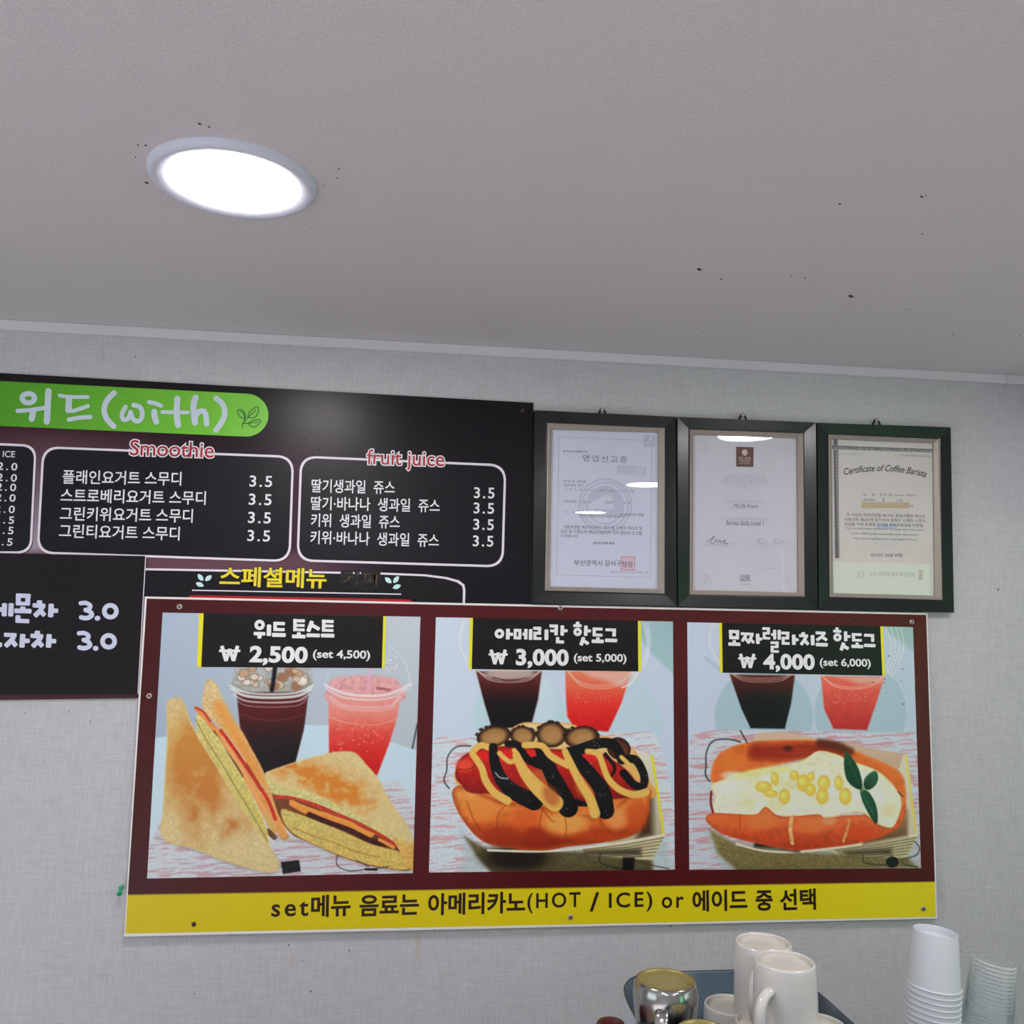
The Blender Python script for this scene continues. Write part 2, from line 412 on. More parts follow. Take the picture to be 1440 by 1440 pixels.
# ------------------------------------------------------------------ downlights
M_ring = mat('lamp_trim', (205, 208, 222), .35, noise=.01, k=.8)
def emis(name, col, s):
    m = bpy.data.materials.new(name); m.use_nodes = True; t = m.node_tree; t.nodes.remove(t.nodes['Principled BSDF'])
    e = t.nodes.new('ShaderNodeEmission'); e.inputs[0].default_value = col + (1,); e.inputs[1].default_value = s
    t.links.new(e.outputs[0], t.nodes['Material Output'].inputs[0]); return m
M_lamp = emis('lamp_diffuser', (1.0, .945, .965), LAMP)
def downlight(x, y, label):
    t = thing('downlight', label, 'ceiling light', (x, y, CEIL), 'round ceiling downlights')
    v, f = lathe([(.0845, .0), (.083, -.004), (.0835, -.0065), (.094, -.0095), (.0985, -.009), (.1022, -.004), (.103, 0)], 72, x, y, CEIL)
    sm(mobj('trim_ring', v, f, M_ring, t), 50)
    v, f = lathe([(.0836, -.0045), (.04, -.0052), (.0005, -.0055)], 72, x, y, CEIL)
    mobj('diffuser', v, f, M_lamp, t, True)
    return t
vis = AT(328, 252, Z=CEIL)
downlight(-.2265, vis.y, 'lit round white ceiling light above the menu board')
LX = (-.2265, 1.01)
downlight(1.01, 1.02, 'round lit ceiling light above the framed certificates')
downlight(1.0, -.06, 'round lit ceiling light right behind the camera')
downlight(1.0, -1.18, 'round lit ceiling light nearest the shop window on the right')
downlight(-.2265, .02, 'round lit ceiling light over the left of the camera')
downlight(-.2265, -1.1, 'round lit ceiling light nearest the shop window on the left')

# air conditioner out of view, added to shade the upper right of the wall
acn = thing('added_ac_shade', 'unseen white air conditioner added to shade the wall right of the framed certificates', 'air conditioner', (1.9, 1.68, 1.86))
M_ac = mat('white_plastic', (214, 214, 212), .4, noise=.01, k=.8)
o = mobj('housing', *boxv((1.37, 1.54, 1.82), (2.34, 1.799, 2.11)), M_ac, acn); bevel(o, .02, 3)
for k_ in range(3): mobj('louvre', *boxv((1.52, 1.532 + .0 * k_, 1.865 + k_ * .03), (2.28, 1.538, 1.885 + k_ * .03)), M_ac, acn)

def tinted():
    m = bpy.data.materials.new('tinted_door_glass'); m.use_nodes = True; t = m.node_tree; t.nodes.remove(t.nodes['Principled BSDF'])
    a = t.nodes.new('ShaderNodeBsdfTransparent'); a.inputs[0].default_value = (.62, .97, .68, 1); b = t.nodes.new('ShaderNodeBsdfGlossy'); b.inputs['Roughness'].default_value = .02
    x = t.nodes.new('ShaderNodeMixShader'); x.inputs[0].default_value = .06; t.links.new(a.outputs[0], x.inputs[1]); t.links.new(b.outputs[0], x.inputs[2]); t.links.new(x.outputs[0], t.nodes['Material Output'].inputs[0]); return m
o = mobj('pane', *boxv((3.03, Y0 - .062, .045), (3.82, Y0 - .058, 2.005)), tinted(), bpy.data.objects['door_1'])
# ------------------------------------------------------------------ menu board (large, dark)
def rrect(q, r, n=6):
    """rounded quad in px; q TL TR BR BL; r radius px"""
    out = []
    for i in range(4):
        p = Vector(q[i]); a = (Vector(q[i - 1]) - p).normalized(); b = (Vector(q[(i + 1) % 4]) - p).normalized()
        p0 = p + a * r; p2 = p + b * r
        for k in range(n + 1):
            t = k / n; out.append(tuple((1 - t) ** 2 * (.55 * p0 + .45 * p0) + 2 * t * (1 - t) * (p * .85 + (p0 + p2) * .075) + t * t * p2))
    return out
def offs(q, e):
    c = sum((Vector(p) for p in q), Vector((0, 0))) / len(q); out = []
    for p in q:
        v = Vector(p) - c; out.append((p[0] + (e if v.x > 0 else -e), p[1] + (e if v.y > 0 else -e)))
    return out
D_MENU, D_SIDE, D_SET = .004, .0075, .013
M_menuprint = mat('menu_print', (40, 30, 36), .30, spec=.30, vcol=True)
M_setprint = mat('set_print', (80, 20, 26), .34, spec=.38, vcol=True)
M_foam = mat('foam_board_edge', (205, 203, 200), .5, noise=.02)
M_screw = mat('screw_steel', (190, 185, 175), .35, metal=.8, k=.9)
M_screwd = mat('screw_dark', (70, 55, 50), .5, metal=.3)

menu = thing('menu_board', 'large dark brown drinks menu board with green banner below the ceiling', 'menu board', W(300, 700, 0))
MQ = [(-260, 510), (750, 566.5), (744, 975), (-285, 988)]
slab_px('board', MQ, D_MENU, .003, mat('board_dark_edge', (36, 26, 30), .4, noise=.05), menu)
cv = Canvas(MQ, 520, 210)
X, Y = cv.X, cv.Y
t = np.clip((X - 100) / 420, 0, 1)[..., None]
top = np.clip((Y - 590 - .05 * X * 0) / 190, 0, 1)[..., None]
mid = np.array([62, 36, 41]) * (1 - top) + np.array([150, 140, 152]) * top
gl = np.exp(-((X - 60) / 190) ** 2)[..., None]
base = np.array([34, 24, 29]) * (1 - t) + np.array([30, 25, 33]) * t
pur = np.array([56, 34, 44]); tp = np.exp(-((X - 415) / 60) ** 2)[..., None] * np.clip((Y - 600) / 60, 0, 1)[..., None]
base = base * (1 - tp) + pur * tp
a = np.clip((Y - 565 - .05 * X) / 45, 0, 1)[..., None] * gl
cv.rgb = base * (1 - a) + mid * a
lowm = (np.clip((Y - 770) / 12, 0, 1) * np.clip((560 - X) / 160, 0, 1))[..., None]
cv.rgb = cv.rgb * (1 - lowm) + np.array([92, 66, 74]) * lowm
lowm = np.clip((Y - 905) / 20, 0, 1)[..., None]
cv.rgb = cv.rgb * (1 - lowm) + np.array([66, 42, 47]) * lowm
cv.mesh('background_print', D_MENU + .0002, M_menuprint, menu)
# bottom pale edge of the board
# green banner
BQ = [(-240, 523), (377.5, 554), (377.5, 614.5), (-240, 588)]
ban = []
for k in range(25):
    t_ = -PI / 2 + PI * k / 24; ban.append((346 + 31.5 * math.cos(t_), 583.2 + .6 + 30.2 * math.sin(t_)))
ban = [(-240, 523.5)] + ban + [(-240, 588.5)]
cb = Canvas([(-240, 520), (380, 551), (380, 618), (-240, 592)], 4, 4)
M_green = mat('banner_green', (98, 172, 52), .32, noise=.01)
def green():
    t = M_green.node_tree; b = t.nodes['Principled BSDF']; tcn = t.nodes['Texture Coordinate']
    s_ = t.nodes.new('ShaderNodeSeparateXYZ'); r = t.nodes.new('ShaderNodeMapRange'); c = t.nodes.new('ShaderNodeMix'); c.data_type = 'RGBA'
    t.links.new(tcn.outputs['Object'], s_.inputs[0]); t.links.new(s_.outputs['X'], r.inputs['Value'])
    r.inputs['From Min'].default_value = -.42; r.inputs['From Max'].default_value = .12
    t.links.new(r.outputs[0], c.inputs['Factor']); c.inputs[6].default_value = L((72, 140, 34), K); c.inputs[7].default_value = L((116, 188, 62), K)
    t.links.new(c.outputs[2], b.inputs['Base Color'])
green()
g = flat_px('green_banner', [ban], D_MENU + .0005, M_green, menu)
Gz, Hz = (0, 535, 7.2), (190, 540, 7.2)
strokes('banner_lettering', [('ring', 287, 180, 63, 47, 52), ([(178, 308), (300, 300), (450, 278)], 42), ([(337, 310), (322, 388)], 62), ([(490, 110), (475, 415)], 64),
    ([(605, 152), (700, 166), (890, 168)], 38), ([(700, 180), (692, 298)], 64), ([(695, 306), (740, 308), (800, 290), (888, 260)], 40), ([(697, 396), (800, 378), (916, 370)], 42),
    ([(1155, 128), (1100, 180), (1062, 250), (1056, 320), (1086, 395), (1152, 464)], 56),
    ([(1272, 268), (1236, 340), (1252, 396), (1298, 384), (1322, 322)], 46), ([(1322, 322), (1344, 384), (1390, 414), (1430, 385), (1440, 320), (1415, 268), (1352, 250)], 48)],
    Gz, D_MENU + .0008, M_bannerwhite, g, 'round')
strokes('banner_lettering', [([(142, 183), (200, 195), (262, 220)], 42), ([(195, 280), (197, 330), (215, 382)], 60), ([(276, 284), (535, 288)], 38), ([(428, 150), (420, 300), (436, 415)], 62),
    ([(612, 138), (590, 225), (606, 390)], 62), ([(612, 335), (640, 285), (690, 275), (716, 312), (725, 405)], 54),
    ([(820, 145), (882, 200), (908, 285), (885, 370), (820, 466)], 56)], Hz, D_MENU + .0008, M_bannerwhite, g, 'round')
strokes('leaf_emblem', [([(1035, 268), (1075, 258), (1108, 295), (1112, 345), (1075, 340), (1045, 310), (1035, 268)], 8), ([(1140, 325), (1165, 275), (1240, 230), (1245, 280), (1220, 330), (1170, 345), (1140, 325)], 8),
    ([(1150, 395), (1200, 366), (1272, 368), (1240, 415), (1200, 435), (1160, 418), (1150, 395)], 8), ([(1085, 445), (1090, 400), (1105, 372), (1102, 300), (1060, 275)], 8),
    ([(1105, 375), (1150, 330), (1220, 262)], 7), ([(1090, 400), (1150, 397), (1240, 385)], 7)], Hz, D_MENU + .0008, mat('leaf_dark', (28, 78, 40), .4, noise=.02), g, 'round')
M_panel = mat('panel_black', (25, 23, 32), .32, spec=.35, noise=.03)
M_shadow = mat('panel_dropshade_print', (22, 14, 18), .4, noise=.02)
def menu_panel(q, r):
    o = flat_px('price_panel', [rrect([(x + 2.5, y + 2.5) for x, y in q], r)], D_MENU + .0004, M_shadow, menu)
    a, b = rrect(offs(q, 1.6), r + 1), rrect(offs(q, -1.6), r - 1)
    n = len(a); flat_px('panel_outline', [[a[i], a[(i + 1) % n], b[(i + 1) % n], b[i]] for i in range(n)], D_MENU + .0009, M_outline, o)
    flat_px('panel_face', [rrect(q, r)], D_MENU + .0006, M_panel, o)
    return o
PA = menu_panel([(-165, 617), (50, 627), (43, 777), (-172, 776)], 17)
PB = menu_panel([(61, 629), (412, 642.5), (407, 789), (53, 777)], 20)
PC = menu_panel([(423.5, 642.2), (710.5, 654.5), (706.5, 796.5), (418.5, 788)], 20)
DM = D_MENU + .0010
M_item = mat('lettering_white', (206, 206, 216), .4, noise=.01)
text('heading', 'ICE', 3.6, 642.8, 20.8, 643.4, 9, DM, M_item, PA, offset=.01)
for i, (r_, b_) in enumerate(((23.9, 661.5), (23.3, 677.2), (22.2, 690.6), (21.4, 705.4), (20.3, 721.5), (19.4, 736.6), (18.6, 751.2), (17.2, 767.4))):
    text('price', '2.0' if i < 5 else '2.5', r_ - 28, b_ - 1, r_, b_ + .3, 10.6, DM, M_item, PA, space=1.35, offset=.012)
for b, x0, y0, x1, y1 in (('플래인요거트 스무디', 87.5, 680.3, 254.7, 683), ('스트로베리요거트 스무디', 84.7, 706.3, 289, 710.2), ('그린키위요거트 스무디', 83.9, 732, 270.8, 735.2), ('그린티요거트 스무디', 82.5, 756.3, 252.2, 760.2)):
    text('item_name', b, x0, y0, x1, y1, 19.6, DM, M_item, PB, offset=.013)
for x0, y0, x1, y1 in ((350.6, 684.4, 382.5, 685.2), (349.5, 710, 381.6, 710.8), (348.5, 735.5, 380.5, 736.4), (347.5, 761, 379.5, 761.8)):
    text('price', '3.5', x0, y0, x1, y1, 16, DM, M_item, PB, space=1.2, offset=.014)
for b, x0, y0, x1, y1 in (('딸기생과일  쥬스', 437.8, 692.5, 555, 695), ('딸기·바나나  생과일  쥬스', 437, 717, 618.3, 720.8), ('키위  생과일  쥬스', 437, 740.8, 562, 743.6), ('키위·바나나  생과일  쥬스', 436, 765, 617, 769.5)):
    text('item_name', b, x0, y0, x1, y1, 19, DM, M_item, PC, offset=.013)
for x0, y0, x1, y1 in ((666.3, 700.5, 695.3, 701.2), (665.8, 722, 694.7, 722.8), (665.3, 745, 694.3, 745.8), (664.7, 768.3, 693.7, 769)):
    text('price', '3.5', x0, y0, x1, y1, 15.5, DM, M_item, PC, space=1.2, offset=.014)
M_head = mat('heading_red', (150, 34, 50), .4, noise=.01)
M_headw = mat('heading_halo', (222, 212, 220), .4, noise=.01)
text('heading_outline', 'Smoothie', 182.5, 640.2, 300, 643.8, 21.5, DM + .0003, M_headw, PB, offset=.056, ref=0)
text('heading', 'Smoothie', 182.5, 640.2, 300, 643.8, 21.5, DM + .0007, M_head, PB, offset=.004, ref=0)
text('heading_outline', 'fruit juice', 515.8, 659.5, 624.3, 662.5, 27.5, DM + .0003, M_headw, PC, offset=.056, ref=0)
text('heading', 'fruit juice', 515.8, 659.5, 624.3, 662.5, 27.5, DM + .0007, M_head, PC, offset=.004, ref=0)
# special menu panel
sp_out = [(120, 797), (205, 799), (345, 801.5), (477, 804), (533, 805), (598, 807.6), (628, 811.5), (645, 816), (653, 822), (654.5, 830), (653, 880), (120, 880)]
sp_in = [(120, 800), (205, 802), (345, 804.4), (477, 806.8), (533, 807.8), (597, 810.4), (626, 814.2), (642, 818.6), (649.5, 823.6), (651, 830), (650, 880), (120, 880)]
PS = flat_px('special_panel', [sp_out], D_MENU + .0005, mat('panel_black2', (24, 21, 28), .32, spec=.35, noise=.03), menu)
flat_px('panel_outline', [[sp_out[i], sp_out[i + 1], sp_in[i + 1], sp_in[i]] for i in range(10)], D_MENU + .0008, M_outline, PS)
flat_px('underline', [[(270, 829.2), (564.3, 834.8), (564.3, 836.4), (270, 830.8)]], D_MENU + .0008, M_outline, PS)
flat_px('red_bar', [[(263, 841), (268, 836.8), (576, 843), (581, 847), (581, 860), (263, 860)]], D_MENU + .0008, mat('bar_red', (165, 22, 36), .4, noise=.01), PS)
M_blk = mat('marker_black', (12, 10, 13), .35, noise=.05)
text('heading_outline', '스페셜메뉴', 309, 824, 458, 827, 27, D_MENU + .0010, M_blk, PS, offset=.045, ref=.0)
text('heading', '스페셜메뉴', 309, 824, 458, 827, 27, D_MENU + .0013, mat('heading_yellow', (226, 190, 42), .4, noise=.01), PS, offset=.022, ref=0)
text('crossed_out_heading', '커피', 479, 823.5, 532, 825, 22, D_MENU + .0011, M_blk, PS, offset=.07, ref=0)
text('crossed_out_trace', '커피', 482, 822, 530, 823.5, 19, D_MENU + .0013, mat('trace_yellow', (74, 64, 34), .4, noise=.4, nscale=400), PS, offset=-.004, ref=0)
strokes('marker_scribble', [([(480, 812), (492, 808), (505, 814), (498, 820)], 4), ([(509, 822), (520, 810), (530, 806)], 3.5), ([(484, 826), (496, 823), (515, 828), (533, 824)], 3)], (0, 0, 1), D_MENU + .0014, M_blk, PS, 'round')
M_leafp = mat('leaf_pale', (180, 212, 208), .4, noise=.01)
def leaflet(cx, cy, ang, l, wd):
    c, s = math.cos(ang), math.sin(ang); o = []
    for k in range(12):
        t = 2 * PI * k / 12; u = l * math.cos(t); v = wd * math.sin(t) * (1 - .5 * abs(math.cos(t)) ** 2); o.append((cx + u * c - v * s, cy + u * s + v * c))
    return o
for (cx_, cy_, fl) in ((288, 817, 1), (551, 820, -1)):
    pl = [leaflet(cx_ - 2 * fl + dx * fl, cy_ + dy, a_ if fl > 0 else PI - a_, 6, 3.4) for dx, dy, a_ in ((-4, -5, .9), (7, -4, -1.0 + .3), (-5, 5, .35))]
    flat_px('leaf_emblem', pl, D_MENU + .0010, M_leafp, PS)
def screw(px, py, d, m1, m2, parent, r=.0042):
    p = W(px, py, d)
    def disc(r0, r1, h0, h1, m_, nm, pa):
        prof = [(r0, 0), (r0, h0), (r1, h1), (.0001, h1)]
        V, F = lathe(prof, 14); V = [(p.x + x, p.y - z, p.z + y) for x, y, z in V]
        return mobj(nm, V, F, m_, pa, True)
    s_ = disc(r, r * .8, .0012, .0018, m1, 'screw', parent)
    disc(r * .42, r * .4, .002, .0021, m2, 'screw_recess', s_)
    return s_
screw(734.7, 577.2, D_MENU, M_screwd, M_blk, menu)
screw(430, 618, D_MENU, M_screwd, M_blk, menu, .0016); screw(449, 632, D_MENU, M_screwd, M_blk, menu, .0016)

# ------------------------------------------------------------------ side board (tea prices)
side = thing('price_board', 'black tea price board overlapping the lower left of the menu board', 'menu board', W(60, 870, 0))
SQ = [(-230, 773), (205.2, 782), (205.2 - 11, 975.7), (-250, 976)]
slab_px('board', SQ, D_SIDE, .0032, mat('board_black', (27, 20, 24), .33, spec=.35, noise=.04), side)
a_, b_ = SQ[1], SQ[2]
flat_px('white_edge', [[(a_[0] - .9, a_[1]), (a_[0] + .3, a_[1]), (b_[0] + .3, b_[1]), (b_[0] - .9, b_[1])]], D_SIDE + .0002, M_outline, side)
zz = (0, 820, 13.09)
Lm = strokes('item_name', [([(-300, 395), (-120, 395)], 75), ([(-140, 365), (-150, 510)], 80), ([(-290, 480), (-130, 480)], 65), ([(-270, 460), (-280, 610)], 80), ([(-300, 580), (-100, 580)], 70),
    ([(-60, 487), (50, 487)], 85), ([(85, 368), (75, 612)], 95), ([(207, 368), (195, 614)], 95),
    ([(292, 228), (565, 236)], 78), ([(290, 375), (552, 378)], 70), ([(340, 195), (334, 405)], 92), ([(515, 198), (508, 408)], 92),
    ([(420, 430), (420, 500)], 98), ([(260, 510), (580, 516)], 85), ([(333, 590), (328, 730)], 95), ([(285, 692), (540, 702)], 78),
    ([(728, 315), (726, 400)], 100), ([(600, 408), (835, 420)], 82), ([(785, 425), (745, 505), (635, 610)], 92), ([(738, 500), (825, 602)], 88), ([(945, 378), (930, 628)], 100), ([(950, 506), (1072, 510)], 82)],
    zz, D_SIDE + .0003, M_pale, side)
strokes('item_name', [('ring', -180, 960, 60, 55, 80), ([(-330, 1130), (38, 1135)], 85), ([(-230, 1130), (-235, 1210)], 80), ([(-90, 1130), (-95, 1210)], 80),
    ([(72, 950), (305, 958)], 75), ([(262, 958), (218, 1050), (95, 1165)], 92), ([(210, 1050), (300, 1160)], 88), ([(420, 935), (402, 1188)], 100), ([(425, 1060), (548, 1064)], 82),
    ([(690, 876), (686, 960)], 100), ([(560, 968), (797, 982)], 82), ([(752, 985), (705, 1068), (595, 1172)], 92), ([(698, 1065), (785, 1168)], 88), ([(907, 938), (890, 1190)], 100), ([(915, 1066), (1035, 1070)], 82)],
    zz, D_SIDE + .0003, M_pale, side)
z3 = (0, 760, 4.8)
for dx, dy in ((0, 0), (-12, 203)):
    sh = lambda pts: [(x + dx, y + dy) for x, y in pts]
    strokes('price', [(sh([(545, 424), (580, 422), (608, 438), (606, 456), (585, 470)]), 29), (sh([(578, 469), (606, 480), (620, 503), (598, 521), (572, 524), (548, 519)]), 31), ('ring', 658 + dx, 525 + dy, 8, 8, 18), (sh([(655, 525), (661, 525)]), 32),
        ('ring', 745 + dx, 478 + dy, 41, 40, 31)], z3, D_SIDE + .0003, M_pale, side, 'round')

# ------------------------------------------------------------------ set menu board
seto = thing('menu_board', 'maroon set menu board with three food photographs and a yellow strip', 'menu board', W(750, 1080, 0))
OQ = [(203.4, 838.8), (1304.2, 861.6), (1318.5, 1292), (174, 1317.4)]
IQ = [(206.5, 841.8), (1302.4, 864.6), (1316.3, 1289.2), (176.2, 1313)]
slab_px('board', OQ, D_SET, .005, M_foam, seto, .0005)
c = Canvas(IQ, 400, 170)
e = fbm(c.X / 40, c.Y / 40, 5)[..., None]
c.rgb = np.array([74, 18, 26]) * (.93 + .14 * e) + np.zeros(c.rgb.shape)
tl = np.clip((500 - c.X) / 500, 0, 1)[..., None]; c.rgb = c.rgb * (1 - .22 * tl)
y0 = 1257.8 + (c.X - 180.6) * (1240.4 - 1257.8) / (1315 - 180.6)
a = np.clip(c.Y - y0 + .5, 0, 1)[..., None]
yl = np.array([190, 172, 16]) * (1 - c.u[..., None]) + np.array([206, 192, 38]) * c.u[..., None]
c.rgb = c.rgb * (1 - a) + yl * a
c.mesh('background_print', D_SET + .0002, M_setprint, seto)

# --- photo 1: toast sandwiches
def wood(c, pts, base, streak, seed, alpha=1):
    p = c.P(pts); m, d = c.sdf(p, 2); X, Y = c.X[m], c.Y[m]
    n = fbm(X / 26, Y / 2.3 + X * .03, seed, 3); t = np.clip((n - .54) * 5, 0, .48)[:, None]
    n2 = fbm(X / 1.6, Y / 1.6, seed + 5, 2)[:, None]
    col = np.array(base, float) * (1 - t) + np.array(streak, float) * t; col = col * (.95 + .10 * n2)
    c.blend(m, np.clip(.5 - d / 2, 0, 1) * alpha, col)
Q1 = [(228.7, 861.5), (591.3, 867.3), (580.6, 1227.8), (206.8, 1235.4)]
c = Canvas(Q1, 376, 372)
tt = np.clip((c.X - 220) / 360, 0, 1)[..., None]
c.rgb = np.array([160, 176, 192]) * (1 - tt) + np.array([182, 190, 197]) * tt
c.rgb *= (1.03 - .06 * np.clip((c.Y - 870) / 200, 0, 1))[..., None]
c.Z(0, 0, 1)
c.poly([(180, 1043), (232, 1036), (330, 1026), (424, 1019), (470, 1020), (549, 1043), (600, 1060), (600, 1250), (180, 1250)], (186, 211, 222), (196, 210, 216), soft=1)
c.line([(587, 1018), (580, 1052)], 2.5, (60, 75, 80), curve=False)
c.Z(370, 930, 4.644)
wood(c, [(-600, 900), (-560, 800), (-520, 770), (740, 800), (800, 782), (870, 776), (920, 815), (975, 930), (1000, 1100), (1010, 1440), (-850, 1440)], (196, 202, 206), (178, 112, 120), 11)
c.Z(160, 820, 3.13)
# iced coffee: dome with ice, rim, body
c.poly([(530, 360), (525, 420), (512, 470), (540, 500), (860, 500), (882, 465), (870, 360)], (172, 180, 178), (160, 160, 150), tex=.12, ts=4)
for k in range(26):
    rr = np.random.RandomState(k); x = 560 + rr.rand() * 280; y = 372 + rr.rand() * 85; s_ = 14 + rr.rand() * 16
    c.blob(x, y, s_, s_ * .8, [(205, 190, 160), (190, 150, 110), (215, 212, 200), (150, 96, 66), (225, 222, 212)][k % 5], .5, .8, rim=(140, 110, 88))
c.line([(712, 355), (696, 470)], 20, (14, 12, 16), curve=False)
c.line([(700, 380), (692, 460)], 4, (120, 120, 125), curve=False, alpha=.6)
c.poly([(540, 480), (858, 478), (838, 640), (800, 790), (760, 900), (640, 920), (585, 800), (556, 640)], (88, 34, 34), stops=[(0, (104, 44, 42)), (.2, (84, 28, 28)), (.45, (46, 16, 20)), (.7, (20, 10, 16)), (1, (14, 10, 16))], soft=1, edge=(60, 34, 38), ew=1.5, tex=.1)
for yy, wd, al in ((455, 9, .9), (470, 12, .9), (492, 7, .75), (512, 4, .5)):
    c.line([(512 + (yy - 455) * .4, yy - 4), (580, yy + 26), (695, yy + 34), (810, yy + 26), (880 - (yy - 455) * .5, yy - 6)], wd, (206, 214, 212), alpha=al)
c.line([(520, 440), (600, 478), (700, 484), (810, 474), (875, 438)], 5, (120, 118, 110), alpha=.6)
c.line([(553, 575), (640, 600), (740, 602), (838, 578)], 2.5, (150, 90, 85), alpha=.6)
# strawberry ade
c.poly([(950, 440), (985, 415), (1100, 405), (1220, 415), (1265, 450), (1260, 520), (950, 520)], (212, 160, 160), (214, 150, 148), soft=2, tex=.14, ts=4, curve=True)
c.poly([(945, 500), (1262, 500), (1248, 590), (1215, 700), (1160, 845), (1100, 850), (948, 800)], (222, 138, 122), stops=[(0, (224, 150, 140)), (.25, (222, 126, 112)), (.45, (216, 78, 66)), (.7, (204, 46, 40)), (1, (190, 26, 26))], soft=1, tex=.05, ts=5)
for k in range(40):
    rr = np.random.RandomState(100 + k); c.blob(965 + rr.rand() * 230, 590 + rr.rand() * 160, 3 + rr.rand() * 3, 3, (240, 150, 135), .6, .7)
for yy, wd, al in ((470, 12, .85), (488, 8, .7), (520, 5, .5), (532, 18, .25)):
    c.line([(930 + (yy - 470) * .4, yy - 22), (1010, yy + 14), (1120, yy + 26), (1220, yy + 16), (1308 - (yy - 470) * .9, yy - 26)], wd, (222, 214, 216), alpha=al)
c.line([(950, 590), (1040, 618), (1150, 624), (1238, 600)], 3, (240, 180, 170), alpha=.7)
c.line([(1210, 270), (1270, 330), (1298, 400), (1305, 470)], 3, (214, 224, 230), alpha=.7)
c.line([(935, 470), (932, 430), (960, 375)], 3, (205, 215, 222), alpha=.6)
c.line([(1128, 375), (1118, 470)], 14, (222, 170, 200), alpha=.6, curve=False)
c.line([(1160, 462), (1215, 470)], 10, (130, 60, 60), alpha=.6)
for k in range(14):
    rr = np.random.RandomState(300 + k); c.blob(1190 + rr.rand() * 70, 300 + rr.rand() * 90, 3, 3, (240, 244, 248), .6, .7)
# sandwich left
c.Z(190, 930, 4.643)
c.poly([(150, 1160), (400, 1240), (650, 1340), (880, 1395), (960, 1340), (900, 1250)], (120, 118, 112), soft=4, alpha=.5)
c.poly([(450, 180), (465, 128), (500, 122), (535, 155), (575, 250), (640, 380), (700, 460), (760, 570), (830, 700), (890, 850), (960, 980), (985, 1100), (1010, 1150), (960, 1170), (920, 1090), (880, 930), (790, 760), (690, 600), (590, 470), (520, 400), (440, 300)], (208, 186, 134), (216, 150, 78), curve=True, tex=.12, ts=3, edge=(206, 176, 112), ew=2)
c.line([(545, 290), (620, 420), (700, 560), (800, 760)], 70, (222, 140, 56), soft=7, alpha=.75)
c.poly([(385, 300), (420, 300), (470, 365), (540, 435), (600, 500), (690, 640), (770, 780), (860, 900), (935, 1040), (940, 1110), (900, 1120), (860, 1060), (790, 920), (700, 760), (600, 600), (520, 480), (430, 370)], (222, 140, 78), (226, 150, 84), curve=True, tex=.08)
c.line([(395, 305), (440, 325), (490, 390)], 16, (190, 70, 50))
c.line([(560, 452), (640, 560), (700, 650), (800, 800), (870, 910), (915, 1030)], 22, (188, 50, 38), tex=.2)
c.line([(515, 460), (560, 540), (640, 650), (700, 750)], 18, (92, 60, 34), alpha=.8)
c.line([(570, 500), (640, 620), (690, 690), (780, 860), (850, 980)], 22, (224, 160, 96))
c.line([(860, 1010), (905, 1090)], 44, (206, 168, 96))
c.line([(870, 1110), (910, 1150)], 34, (96, 70, 36))
c.poly([(400, 355), (440, 372), (500, 450), (560, 520), (640, 660), (720, 790), (800, 950), (850, 1060), (878, 1195), (840, 1190), (750, 1060), (630, 880), (510, 680), (410, 480)], (204, 190, 118), (198, 184, 96), curve=True, tex=.12, ts=3, edge=(214, 204, 140), ew=2)
c.line([(395, 380), (470, 520), (560, 660), (680, 860), (800, 1060), (860, 1170)], 7, (120, 96, 50), alpha=.65)
F1 = [(205, 285), (230, 245), (285, 234), (325, 275), (360, 380), (420, 500), (520, 660), (640, 860), (760, 1040), (860, 1180), (940, 1310), (930, 1365), (880, 1380), (790, 1365), (650, 1325), (540, 1290), (400, 1230), (210, 1180), (165, 1110), (180, 980), (195, 700), (207, 500)]
c.poly(F1, (208, 186, 138), (206, 188, 132), curve=True, tex=.07, ts=3, edge=(204, 180, 120), ew=4, curve_n=3)
zx, zy = c.zx(); p = crom(c.P(F1), 3, True); m, d = c.sdf(p, 1)
n = fbm(zx[m] / 130, zy[m] / 150, 21, 4); cen = np.exp(-(((zx[m] - 400) / 170) ** 2 + ((zy[m] - 760) / 340) ** 2)) + .9 * np.exp(-(((zx[m] - 620) / 100) ** 2 + ((zy[m] - 1060) / 90) ** 2)) + .45 * np.exp(-(((zx[m] - 300) / 60) ** 2 + ((zy[m] - 520) / 90) ** 2))
c.blend(m, np.where(d < -2, np.clip(cen * (n * 3.0 - .62), 0, .88), 0), (182, 104, 40))
c.blend(m, np.where(d < -2, np.clip((zy[m] - 250) / 200, 0, 1) * np.clip((1050 - zy[m]) / 500, 0, 1) * .38, 0), (206, 160, 72))
# sandwich right
c.Z(370, 930, 4.644)
c.poly([(80, 1150), (300, 1190), (520, 1290), (900, 1380), (980, 1370), (700, 1250)], (130, 120, 110), soft=5, alpha=.5)
c.poly([(60, 860), (120, 850), (340, 900), (640, 1040), (900, 1200), (975, 1330), (950, 1365), (880, 1362), (700, 1335), (500, 1272), (300, 1182), (190, 1130), (110, 1020)], (120, 70, 44), (90, 50, 30), curve=True, tex=.2, ts=2)
c.poly([(120, 965), (200, 985), (350, 1040), (500, 1100), (700, 1190), (830, 1225), (880, 1240), (960, 1290), (975, 1345), (900, 1362), (700, 1330), (500, 1268), (300, 1180), (190, 1120), (130, 1040)], (196, 182, 104), (206, 178, 92), curve=True, tex=.13, ts=3, edge=(204, 160, 84), ew=2.5)
c.line([(200, 1085), (300, 1130), (450, 1180), (600, 1240), (760, 1280)], 9, (172, 120, 60), alpha=.7)
c.line([(190, 925), (300, 985), (420, 1010), (520, 1060), (620, 1090), (700, 1130)], 42, (228, 140, 66), tex=.1)
